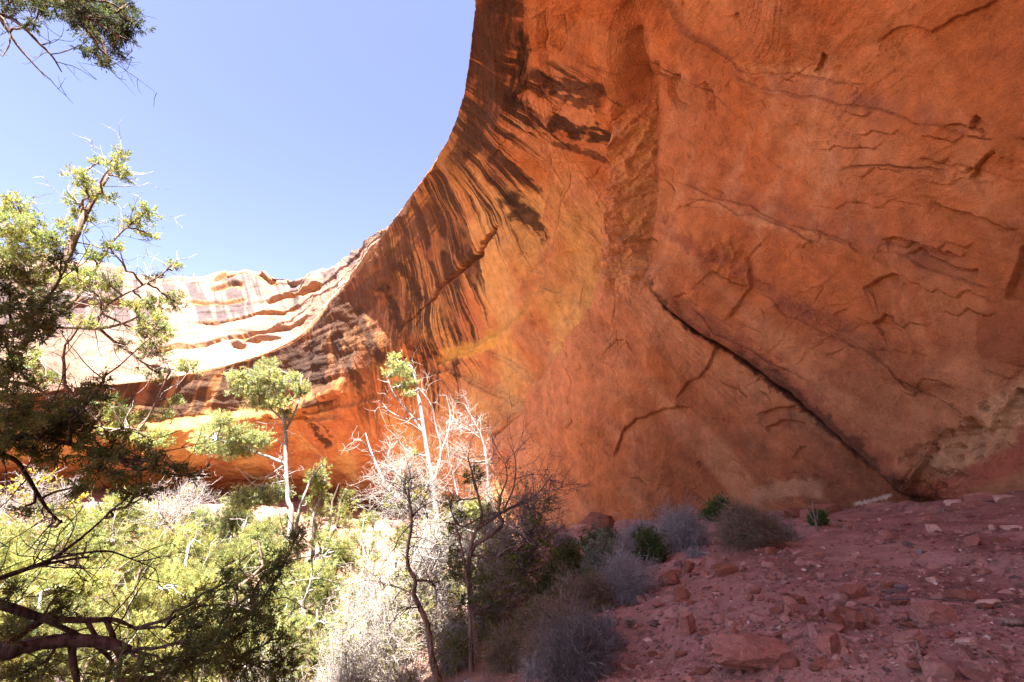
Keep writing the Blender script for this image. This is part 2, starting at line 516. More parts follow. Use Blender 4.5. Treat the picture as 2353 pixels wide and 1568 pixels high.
def step(line, amp, reach, sharp=1.6, col=None, cw=3.0, cs=.8, n=6, taper=.12, wig=2.2, groove=0.0):
    global disp, tint
    line = zig(line, 3, .055) if n == 1 else smooth_line(line, n)
    line = line + np.stack([noise3(np.stack([np.arange(len(line)) * .37, np.full(len(line), amp * 91), np.full(len(line), line[0, 0])], 1)),
                            noise3(np.stack([np.arange(len(line)) * .41, np.full(len(line), amp * 57 + 3), np.full(len(line), line[0, 1])], 1))], 1) * wig
    idx, d, s, t = polydist(px, py, line, reach * 1.6 + 4)
    if len(idx) == 0: return
    ok = VIS[idx]
    idx, d, s, t = idx[ok], d[ok], s[ok], t[ok]
    ends = sstep(0, taper, t) * sstep(1, 1 - taper, t)
    sd = d * s
    f = np.where(sd < 0, 0, sstep(0, sharp, sd) * (1 - sstep(0, reach, sd)))
    disp[idx] += ((amp * f - groove * np.exp(-(sd / 1.5) ** 2)) * ends).astype(np.float32)
    if col is not None:
        m = np.exp(-(np.maximum(np.abs(sd + cw * .4), 0) / cw) ** 2) * ends * cs
        tint[idx] = lerp3(tint[idx], col, m)

def crack(line, w, depth, n=5, wig=2.5):
    global disp
    line = smooth_line(line, n)
    line = line + np.stack([noise3(np.stack([np.arange(len(line)) * .7, np.full(len(line), depth * 91), np.full(len(line), line[0, 0])], 1)),
                            noise3(np.stack([np.arange(len(line)) * .7, np.full(len(line), depth * 57), np.full(len(line), line[0, 1])], 1))], 1) * wig
    idx, d, s, t = polydist(px, py, line, w * 3)
    if len(idx) == 0: return
    ok = VIS[idx]; idx, d, t = idx[ok], d[ok], t[ok]
    e = np.sin(np.pi * np.clip(t, 0, 1)) ** .5
    disp[idx] -= (depth * np.exp(-(d / (w * (.35 + .65 * e))) ** 2) * e).astype(np.float32)

def stain_or_shade(line, w, col, strength, n=6, rough=.6, streak=None, soft=False):
    global tint
    line = smooth_line(line, n)
    idx, d, s, t = polydist(px, py, line, w * 2.2)
    if len(idx) == 0: return
    ok = VIS[idx]; idx, d, t = idx[ok], d[ok], t[ok]
    q = np.stack([px[idx], py[idx]], 1)
    nz = fbm(np.stack([q[:, 0] / (w * 1.2), q[:, 1] / (w * 1.2), t * 0], 1) + w, 4)
    if streak is not None:
        nz = nz + streak * fbm(np.stack([d * s[ok] * .10 + 0, t * 2.0, t * 0], 1) + w * 2, 3)
    m = sstep(1.0, .45, d / w + rough * nz) * sstep(0, .12, t) * sstep(1, .88, t)
    if soft: m = np.exp(-(d / w) ** 2) * np.clip(.55 + .9 * nz, 0, 1) * sstep(0, .3, t) * sstep(1, .6, t)
    tint[idx] = lerp3(tint[idx], col, m * strength)

VIS = (Vg <= 2.0) & (depth > 3)
INN = VIS & inn
exec_features = True
DARK = (.036, .017, .013)
SEAM = (.085, .036, .028)
# desert varnish hanging from the rim in streaks
vz = np.clip((1 - Vg), 0, 1)
Sw = Sg + .12 * wob
sn = .8 * fbm(np.stack([Sw * .5, Vg * 1.3, Sg * 0], 1) + 3, 2) + .8 * fbm(np.stack([Sw * 1.9, Vg * 2.2, Sg * 0], 1) + 8, 3) + .6 * fbm(np.stack([Sw * 6.5, Vg * 4, Sg * 0], 1) + 18, 2) + .5 * noise3(np.stack([Sw * 15, Vg * 7, Sg * 0], 1) + 28)
length = .27 + .12 * noise3(np.stack([Sg * .10, Sg * 0, Sg * 0], 1) + 5) + .09 * sstep(8.5, 11.5, Ug) + .10 * noise3(np.stack([Sg * .55, Sg * 0, Sg * 0], 1) + 2)
length = length - .15 * sstep(7.2, 6.2, Ug) + .10 * sstep(8.8, 10.5, Ug)
vm = sstep(-.55, .35, (length - vz) * 5.5 + 1.15 * sn)
vm = vm * (1 - .92 * sstep(1200, 1214, px + 6 * wob) * sstep(165, 135, py + 18 * wob)) * sstep(1.012, .998, Vg) * sstep(3.5, 4.5, Ug) * (1 - .85 * isL) * inn
blot = sstep(-.45, .15, fbm(p * .45 + 33, 4) + .25)
tint = lerp3(tint, (.21, .075, .035), .60 * vm)
near_top = sstep(6.9, 5.6, Ug) * sstep(.90, .95, Vg)
tint = lerp3(tint, DARK, np.clip(.9 * vm * (.35 + .65 * blot) * sstep(-.2, .35, sn + .12 + .5 * near_top + .22 * sstep(8.5, 10.5, Ug)), 0, 1))
# varnish on the far band under the lip
vmL = band * sstep(.60, .68, Vg + .03 * sn) * sstep(.995, .985, Vg)
tint = lerp3(tint, (.17, .062, .034), .75 * vmL)
tint = lerp3(tint, (.045, .024, .022), .85 * vmL * sstep(-.3, .25, fbm(np.stack([Sg * .9, Vg * 2, Sg * 0], 1) + 40, 4) + .35 * fbm(p * .15 + 61, 3) + .28))
# pale slickrock above the lip with grey streaks
pale = sstep(.985, 1.01, Vg) * sstep(9.5, 10.5, Ug)
tint = lerp3(tint, (.215, .130, .092), pale)
tint = lerp3(tint, (.25, .17, .13), pale * sstep(0, .6, fbm(p * .12 + 15, 3)))
tint = lerp3(tint, (.19, .11, .075), .35 * pale * sstep(.1, .6, fbm(p * np.array([.1, .1, .45]) + 25, 4)))
st = fbm(np.stack([Sg * .40, p[:, 2] * .05, Sg * 0], 1) + 71, 4)
tint = lerp3(tint, (.055, .040, .042), .88 * pale * sstep(-.20, .16, st + .5 * fbm(np.stack([Sg * 1.6, p[:, 2] * .08, Sg * 0], 1), 2)) * sstep(.22, .4, Vg - 1 + .1 * wob) * sstep(.95, .8, Vg - 1))
tint = lerp3(tint, (.20, .10, .055), .8 * pale * sstep(.90, .98, fz) * bedamp * sstep(0, .3, noise3(p * .12 + 4)))  # shade under the bed lips painted orange brown

# nose of the near shell against the left bay
step([(1112, 1010), (1142, 975), (1195, 905), (1255, 835), (1310, 775), (1352, 735)], .12, 150, 3, taper=.05, wig=5)
step([(1408, 250), (1404, 330), (1402, 430), (1398, 540), (1385, 655), (1352, 735), (1310, 775), (1255, 835), (1195, 905), (1142, 975), (1112, 1010)], -2.3, 300, 5, taper=.22, wig=6)
step([(1352, 735), (1385, 660), (1398, 560), (1404, 430), (1408, 330), (1400, 250)], .6, 120, 2, taper=.2, wig=6, groove=.2)
disp -= (1.5 * np.exp(-((px - 1160) / 60) ** 2 - ((py - 930) / 75) ** 2) * inn).astype(np.float32)  # hollow added to keep the sun off the nose
crack([(1112, 1012), (1142, 978), (1195, 908), (1255, 838), (1310, 778)], 6, 1.6, n=6, wig=6)
# fins in the upper middle
step([(1200, -30), (1203, 60), (1206, 130), (1196, 175), (1192, 215), (1210, 250), (1240, 330), (1238, 420), (1215, 505), (1225, 590), (1212, 650), (1190, 700)], -.42, 90, 1.6, (.30, .10, .05), 5, .6, wig=5, groove=.3)
step([(1330, -10), (1352, 60), (1372, 130), (1395, 190), (1405, 260), (1408, 330)], -.35, 70, 1.6, wig=6, groove=.28)
step([(1437, -10), (1470, 60), (1478, 110), (1480, 190), (1470, 260)], -.5, 60, 1.6, (.16, .06, .035), 4, .6, wig=5, groove=.35)
step([(1462, 70), (1470, 130), (1488, 192)], -.3, 30, 1.5)
step([(1512, 130), (1507, 260), (1502, 394), (1500, 525), (1494, 600), (1505, 652)], -1.3, 110, 1.6, (.2, .07, .04), 5, .6, wig=5, groove=.3)
step([(1290, 380), (1260, 470), (1245, 540), (1238, 580)], -.15, 60, 1.4, n=1, wig=1, groove=.22)
for line in ([(1240, 170), (1248, 240), (1262, 300), (1255, 360), (1240, 430)], [(1290, 560), (1300, 640), (1292, 700)], [(1345, 470), (1352, 560), (1340, 640), (1318, 700)], [(1420, 560), (1440, 640), (1425, 720), (1400, 800)], [(1540, 380), (1548, 440), (1530, 520)], [(1250, 20), (1262, 80), (1258, 120)], [(1300, 30), (1306, 90), (1290, 120)], [(1430, 750), (1428, 800), (1418, 850)]):
    step(line, -.22, 60, 1.4, n=1, wig=1.2, groove=.2)
ix = np.nonzero((px > 1380) & (px < 1520) & (py > 180) & (py < 720) & INN)[0]
mk = sstep(1385, 1415, px[ix]) * sstep(1508, 1490, px[ix]) * sstep(200, 260, py[ix]) * sstep(700, 620, py[ix])
rg_ = fbm(p[ix] * np.array([.55, .55, .8]) + 3, 5)
disp[ix] += (mk * .34 * (1 - 2.0 * np.abs(rg_))).astype(np.float32)
tint[ix] = lerp3(tint[ix], (.60, .32, .13), .45 * mk * sstep(-.1, .5, fbm(p[ix] * .5 + 9, 3)))
tint[ix] = lerp3(tint[ix], (.20, .075, .04), .55 * mk * sstep(.3, .6, fbm(p[ix] * np.array([.3, .3, .6]) + 29, 5)))
ix = np.nonzero((px > 1590) & (px < 1760) & (py > 500) & (py < 700) & INN)[0]
mk = np.exp(-((px[ix] - 1672) / 50) ** 2 - ((py[ix] - 585) / 55) ** 2)
disp[ix] -= (mk * .5 * (.4 + np.abs(fbm(p[ix] * .7 + 3, 4)))).astype(np.float32)
tint[ix] = lerp3(tint[ix], (.22, .09, .035), .55 * mk * sstep(-.2, .3, fbm(p[ix] * .8 + 49, 3)))
# curved roof slab near the top
step([(1512, -20), (1540, 50), (1580, 95), (1640, 130), (1700, 150)], -.45, 60, 1.6, (.19, .07, .042), 12, .75, wig=2)
# the long dark seam running down to the right, shade of its ledge painted in
step(list(reversed(SEAML)), 1.2, 200, 4, None, taper=.06, wig=5, n=9)
stain_or_shade([(x + 6, y + 2) for x, y in SEAML], 19, (.075, .03, .022), .95, rough=.6)
stain_or_shade([(x + 3, y + 3) for x, y in SEAML[4:]], 20, (.09, .036, .026), .8, rough=.9)
stain_or_shade([(x + 34, y - 4) for x, y in SEAML[1:]], 34, (.24, .085, .05), .75, rough=.5)
stain_or_shade([(x + 9, y - 5) for x, y in SEAML[4:]], 26, (.085, .036, .026), .8, rough=.6)
crack([(x + 4, y + 1) for x, y in SEAML[1:]], 8, .9, n=6, wig=7)
crack([(1503, 655), (1494, 600), (1497, 520), (1503, 440), (1498, 400)], 4, .5, n=6, wig=4)
stain_or_shade([(1505, 500), (1560, 545), (1640, 590), (1720, 640), (1800, 690), (1880, 760)], 18, (.27, .088, .055), .6, rough=.9)
for y0 in (14, 40):
    step([(x + y0 * .9, y - y0 * 1.1) for x, y in SEAML[1:9]], .05, 12, 1.5, wig=3)
# flakes and cracks on the right wall
step([(1975, 664), (2012, 640), (2040, 632), (2080, 634)], -.3, 90, 1.3, n=1, wig=.8, groove=.14)
step([(2002, 745), (2030, 722), (2062, 735)], -.24, 80, 1.3, n=1, wig=.8, groove=.14)
step([(1685, 745), (1705, 700), (1722, 660), (1718, 620), (1700, 590)], -.28, 110, 1.3, n=1, wig=.8, groove=.14)
step([(1640, 620), (1670, 640), (1700, 655), (1722, 660)], -.2, 80, 1.3, n=1, wig=.8, groove=.14)
step([(2322, 690), (2335, 640), (2345, 610), (2356, 560)], -.4, 90, 1.3, n=1, wig=.8, groove=.14)
step([(2222, 410), (2250, 380), (2282, 352), (2300, 345)], -.3, 80, 1.3, n=1, wig=.8, groove=.14)
step([(2235, 300), (2245, 270), (2252, 262)], -.35, 60, 1.3, n=1, wig=.8, groove=.14)
step([(2010, 100), (2030, 88), (2060, 66), (2100, 60), (2140, 75), (2190, 44), (2250, 20), (2310, -8)], -.2, 130, 1.2, n=1, wig=.8, groove=.14)
step([(1930, 425), (1945, 385), (1990, 382), (2090, 386), (2180, 395)], .22, 60, 2, n=1, wig=.8, groove=.14)
step([(2020, 550), (2060, 545), (2110, 560), (2150, 572), (2200, 590)], -.35, 46, 2, n=1, wig=.8, groove=.14)
step([(2060, 590), (2100, 570), (2120, 590), (2200, 615), (2260, 620)], -.30, 40, 2, n=1, wig=.8, groove=.14)
step([(2130, 460), (2170, 480), (2220, 490), (2300, 520), (2353, 530)], -.25, 50, 2, n=1, wig=.8, groove=.14)
step([(1560, 170), (1552, 205), (1562, 235), (1580, 245)], -.35, 22, 2, n=1, wig=.8, groove=.14)
step([(1610, 190), (1625, 215), (1633, 260)], -.25, 18, 2, n=1, wig=.8, groove=.14)
step([(1690, 30), (1705, 60), (1740, 95)], -.3, 22, 2, n=1, wig=.8, groove=.14)
step([(1860, 175), (1885, 135), (1890, 120)], -.3, 18, 2, n=1, wig=.8, groove=.14)
step([(1410, 1060), (1440, 990), (1500, 950), (1560, 935), (1600, 940)], -.2, 90, 1.2, n=1, wig=.8, groove=.14)
step([(1550, 920), (1580, 880), (1620, 850), (1650, 800), (1680, 780)], -.2, 80, 1.2, n=1, wig=.8, groove=.14)
step([(1730, 950), (1790, 935), (1830, 940), (1880, 955)], -.25, 34, 2, n=1, wig=.8, groove=.14)
step([(1750, 985), (1800, 965), (1860, 975)], -.25, 26, 2, n=1, wig=.8, groove=.14)
rg = np.random.default_rng(17)
for k in range(26):                                   # stepped flake edges: long runs along the beds, short risers
    cx, cy = rg.uniform(1850, 2330), rg.uniform(250, 950)
    if cx < 1850 + .35 * (950 - cy) * (cy > 500): continue
    a0 = math.radians(rg.uniform(8, 24) + .012 * (cy - 500))
    pts = [(cx, cy)]
    for j in range(rg.integers(1, 4)):
        L = rg.uniform(25, 95); R = rg.uniform(10, 42)
        x, y = pts[-1]
        pts.append((x + L * math.cos(a0), y + L * math.sin(a0)))
        x, y = pts[-1]
        pts.append((x + R * .78, y - R * .62))
    step(pts, -rg.uniform(.05, .15), rg.uniform(50, 130), 1.2, n=1, taper=.2, wig=.5, groove=rg.uniform(.02, .12))
for k in range(80):                                  # hairline cracks, broken and angular
    cx, cy = rg.uniform(1150, 1950), rg.uniform(150, 1120)
    L = rg.uniform(15, 70); a = rg.uniform(-1.9, -.9) if rg.random() < .6 else rg.uniform(.2, .75)
    dx, dy = math.cos(a) * L, -math.sin(a) * L
    if rg.random() < .66: dx, dy = math.cos(a) * L, abs(math.sin(a)) * L
    pts = [(cx, cy), (cx + dx * .4 + rg.normal() * 6, cy + dy * .4 + rg.normal() * 6), (cx + dx, cy + dy)]
    step(pts, -rg.uniform(.03, .14), rg.uniform(30, 90), 1.2, n=1, taper=.3, wig=.6, groove=rg.uniform(.05, .18))
# big crack lines of the left bay
step([(905, 770), (960, 715), (1010, 665), (1060, 620), (1100, 570), (1135, 515)], -.16, 40, 1.4, n=1, wig=1.2, groove=.3)
stain_or_shade([(960, 715), (1010, 668), (1060, 622), (1100, 570), (1135, 515)], 7, (.15, .05, .03), .85, rough=.9)  # shade of the recessed strip painted along the crack
crack([(1000, 675), (1060, 620), (1100, 570), (1135, 515)], 4, .5, wig=4)
step([(985, 850), (1050, 815), (1110, 775), (1150, 745), (1190, 700), (1215, 650)], .7, 60, 2.5, (.55, .28, .07), 10, .6, wig=5)
step([(880, 905), (960, 870), (1030, 850), (1090, 800)], .4, 50, 2.5, wig=5)
stain_or_shade([(1000, 830), (1040, 815), (1080, 800), (1120, 770)], 22, (.62, .33, .075), .6)
step([(690, 945), (760, 935), (830, 920), (900, 900)], .5, 26, 3, wig=4)
step([(600, 955), (660, 962), (720, 952), (800, 945)], .7, 30, 3, wig=5)
# purple brown beds sweeping across the right wall, pale wash lines falling over them
for line, w, c_, k_ in [([(1631, 157), (1800, 190), (1964, 228), (2100, 262), (2353, 300)], 26, (.33, .135, .095), .55), ([(1509, 394), (1650, 440), (1789, 490), (1920, 525), (2050, 560), (2353, 665)], 26, (.33, .135, .095), .55),
                        ([(1700, 640), (1850, 720), (2000, 790), (2200, 880)], 30, (.24, .085, .055), .5), ([(1640, 150), (1820, 165), (2000, 200)], 10, (.60, .34, .18), .4), ([(1560, 440), (1700, 490), (1850, 540), (2000, 575)], 9, (.60, .34, .20), .4), ([(1600, 700), (1750, 800), (1900, 880)], 12, (.30, .10, .06), .5)]:
    stain_or_shade(line, w * 1.25, c_, min(.9, k_ * 1.5), rough=.7, soft=True)
    step([(x, y + w * .7) for x, y in line], .10, 70, 2, n=1, wig=1, groove=.05)
rg = np.random.default_rng(77)
for k in range(34):
    x0, y0 = rg.uniform(1560, 2050), rg.uniform(60, 420)
    L = rg.uniform(110, 360); q_ = rg.uniform(-.42, -.12)
    stain_or_shade([(x0, y0), (x0 + q_ * L * .5 + rg.normal() * 5, y0 + L * .5), (x0 + q_ * L, y0 + L)], rg.uniform(7, 20), (.56, .31, .20) if k % 3 else (.34, .12, .07), rg.uniform(.25, .5), soft=True)
stain_or_shade([(1142, -30), (1135, 120), (1112, 240), (1080, 330), (1035, 400)], 46, (.06, .028, .02), .85, rough=.75, streak=.5)
stain_or_shade([(1015, 440), (935, 540), (865, 640), (795, 715), (735, 785)], 34, (.075, .034, .024), .7, rough=.9, streak=.9)
# individual dark bands traced on the upper wall
BANDS = [([(1206, 60), (1200, 140), (1185, 220), (1160, 260)], 22, .85), ([(1215, 150), (1235, 175), (1300, 190), (1370, 205), (1400, 230)], 26, .8),
         ([(1225, 195), (1270, 215), (1340, 232), (1395, 240)], 16, .75), ([(1250, 265), (1290, 285), (1340, 310), (1380, 325), (1408, 340)], 24, .92),
         ([(1255, 325), (1310, 345), (1360, 370), (1405, 390)], 10, .7), ([(1150, 440), (1170, 480), (1200, 520), (1228, 560)], 20, .85),
         ([(1120, 400), (1150, 440), (1190, 500)], 12, .6), ([(1165, 395), (1190, 420), (1215, 450)], 10, .6), ([(1200, 225), (1220, 260), (1240, 300)], 14, .6),
         ([(705, 770), (725, 830), (745, 900), (762, 945)], 22, .85), ([(760, 760), (790, 830), (820, 880), (840, 905)], 18, .8), ([(800, 700), (830, 760), (860, 800), (880, 850)], 16, .8),
         ([(860, 650), (890, 700), (910, 740), (925, 765)], 16, .8), ([(900, 600), (930, 640), (955, 680), (970, 700)], 14, .75), ([(660, 800), (690, 860), (710, 930)], 20, .8),
         ([(715, 950), (730, 985), (745, 1010), (757, 1035)], 9, .85), ([(745, 955), (760, 985), (768, 1005)], 5, .7), ([(830, 910), (838, 940), (845, 965)], 8, .4),
         ([(915, 745), (925, 775), (945, 800), (965, 812)], 8, .55)]
for line, w, s_ in BANDS:
    stain_or_shade(line, w, DARK, s_, rough=.8, streak=.7)
# crumbly pale bed low on the right, rough and hollowed
stain_or_shade([(2420, 900), (2330, 960), (2240, 1040), (2180, 1120)], 75, (.50, .30, .19), .75, rough=.9)
lowr = sstep(5.2, 4.4, Ug) * sstep(.40, .30, Vg) * sstep(.0, .06, Vg)
hol = fbm(p * np.array([1.0, 1.0, 1.3]) + 19, 4)
idx = np.nonzero((px > 2100) & (py > 780) & (py < 1160) & inn)[0]
mk = sstep(60, 0, np.abs((py[idx] - 1000) + (px[idx] - 2260) * .75) - 50)
disp[idx] += (mk * .55 * np.minimum(fbm(p[idx] * 1.7 + 19, 5), .12)).astype(np.float32)
stain_or_shade([(2130, 1160), (2230, 1110), (2330, 1060), (2420, 1010)], 40, (.33, .105, .072), .85, rough=.3)
stain_or_shade([(1720, 1145), (1820, 1120), (1900, 1125)], 26, (.50, .29, .20), .5)
stain_or_shade([(1960, 1160), (2010, 1150), (2060, 1135)], 6, (.62, .50, .46), .7)
# holes in the far slickrock
for hx, hy, hw, hh, am in [(572, 892 - 125 + 10, 26, 9, 3.0), (600, 772, 40, 7, 2.2), (545, 790, 20, 8, 2.4), (358, 837, 14, 4, 1.5)]:
    dd = ((px - hx) / hw) ** 2 + ((py - hy) / hh) ** 2
    m = np.exp(-dd * 1.2) * ((Vg > .98) & (Vg < 2))
    disp -= (am * sstep(.25, .8, m)).astype(np.float32)
    tint = lerp3(tint, (.50, .24, .10), .8 * sstep(.3, .8, m))

p2 = p + n * disp[:, None]
# dome and long ledges on the far skyline are part of the same rock
def swell(cx, cy, sx, sy, up):
    m = np.exp(-((px - cx) / sx) ** 2 - ((py - cy) / sy) ** 2) * ((Vg > 1.5))
    p2[:, 2] += up * m
swell(560, 640, 62, 40, 1.6)
swell(250, 610, 80, 40, .8)
LEDGES = [([(480, 655), (520, 640), (570, 634), (600, 640), (640, 652)], 1.6, 18), ([(598, 690), (640, 675), (690, 664), (745, 645)], 1.5, 12), ([(640, 672), (690, 660), (735, 648)], 1.0, 10),
          ([(682, 668 + 2), (730, 652 + 5), (745, 655)], 1.8, 16), ([(480, 668), (530, 664), (560, 662)], 1.2, 14), ([(420, 700), (500, 695), (570, 684)], .8, 10), ([(500, 780), (580, 755), (660, 742), (720, 725)], 1.2, 14), ([(430, 745), (520, 730), (600, 712), (690, 700)], 1.0, 12),
          ([(140, 700), (240, 690), (330, 690)], 1.4, 16), ([(120, 640), (200, 640), (260, 650)], 1.4, 16), ([(350, 800), (430, 790), (520, 775)], 1.0, 14)]
disp[:] = 0
for line, am, rc in LEDGES:                           # overhanging lips, the shade under them painted in orange
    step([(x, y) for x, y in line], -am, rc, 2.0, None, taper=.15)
    stain_or_shade([(x, y + rc * .35) for x, y in line], rc * .42, (.30, .135, .05), .85, rough=.8)
p2 += n * disp[:, None]

mulc = np.array([.95, .94, .74], np.float32) + leftbay[:, None].astype(np.float32) * np.array([-.06, .03, .06], np.float32)
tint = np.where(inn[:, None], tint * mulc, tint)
quads = (np.arange(NU - 1)[:, None] * NV + np.arange(NV - 1)[None, :]).reshape(-1)
quads = np.stack([quads, quads + 1, quads + NV + 1, quads + NV], 1)
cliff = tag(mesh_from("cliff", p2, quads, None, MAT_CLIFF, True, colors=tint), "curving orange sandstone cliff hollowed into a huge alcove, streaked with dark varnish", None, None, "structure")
print("cliff verts", len(p2))
# ------------------------------------------------------------------ loose rocks
def rock_mesh(name, seed, dims, cuts=14, sub=3, rough=.10, flat=.0):
    """a broken block: a ball cut by random planes, stretched to size"""
    rg = np.random.default_rng(seed)
    bm = bmesh.new()
    bmesh.ops.create_icosphere(bm, subdivisions=sub, radius=1.0)
    co = np.array([v.co[:] for v in bm.verts])
    nn = rg.normal(size=(cuts, 3)); nn /= np.linalg.norm(nn, axis=1)[:, None]
    nn = np.vstack([nn, [[0, 0, 1], [0, 0, -1]]])
    dd = np.concatenate([rg.uniform(.45, .8, cuts), [rg.uniform(.35, .6), .5]])
    for a, b in zip(nn, dd):
        e = co @ a - b
        m = e > 0
        co[m] -= np.outer(e[m], a)
    co += ((rough * fbm(co * 2.2 + seed, 4)) + .035 * fbm(co * 7 + seed, 2))[:, None] * co
    # thin bedding grooves round the edge
    co[:, :2] *= (1 + .045 * np.sin(co[:, 2] * 22 + seed) * rg.uniform(.2, 1))[:, None]
    co /= np.abs(co).max(0)
    co *= np.asarray(dims) / 2
    for v, c in zip(bm.verts, co): v.co = c
    me = bpy.data.meshes.new(name)
    bm.to_mesh(me); bm.free()
    return me

MAT_ROCK = [rock_material("red sandstone block", 5, .02, (.27, .118, .088)), rock_material("dusty sandstone block", 5, .02, (.32, .165, .130)),
            rock_material("brown sandstone block", 5, .02, (.20, .078, .05)), rock_material("pale sandstone block", 5, .02, (.45, .28, .22)),
            rock_material("grey stone", 7, .015, (.16, .125, .12))]

def place_rock(name, cx, cy, w, h, label, mat=0, group=None, seed=0, tilt=0, yaw=None, thick=None, sub=3, cat="rock"):
    """cx, cy: middle of the rock in the 2353 grid, w, h its size there"""
    g = ground_hit(cx, cy + h * .42)
    if g is None: return None
    f = (g[1] * CP + (g[2] - EYE[2]) * SP)
    m = f / F0
    rg = np.random.default_rng(seed + int(cx * 7 + cy))
    W, Hh = w * m, h * m
    tz = thick * m if thick else Hh * .95
    me = rock_mesh(name, seed + int(cx + cy * 3), (W * 1.04, max(W * .6, Hh * .9), tz * 1.15), sub=sub)
    o = bpy.data.objects.new(name, me)
    me.materials.append(MAT_ROCK[mat])
    o.location = (g[0], g[1] + .12 * W, g[2] + tz * .34)
    o.rotation_euler = (rg.normal() * .10, math.radians(-tilt) + rg.normal() * .05, rg.normal() * .35 if yaw is None else yaw)
    COL.objects.link(o)
    tag(o, label, cat, group)
    return o

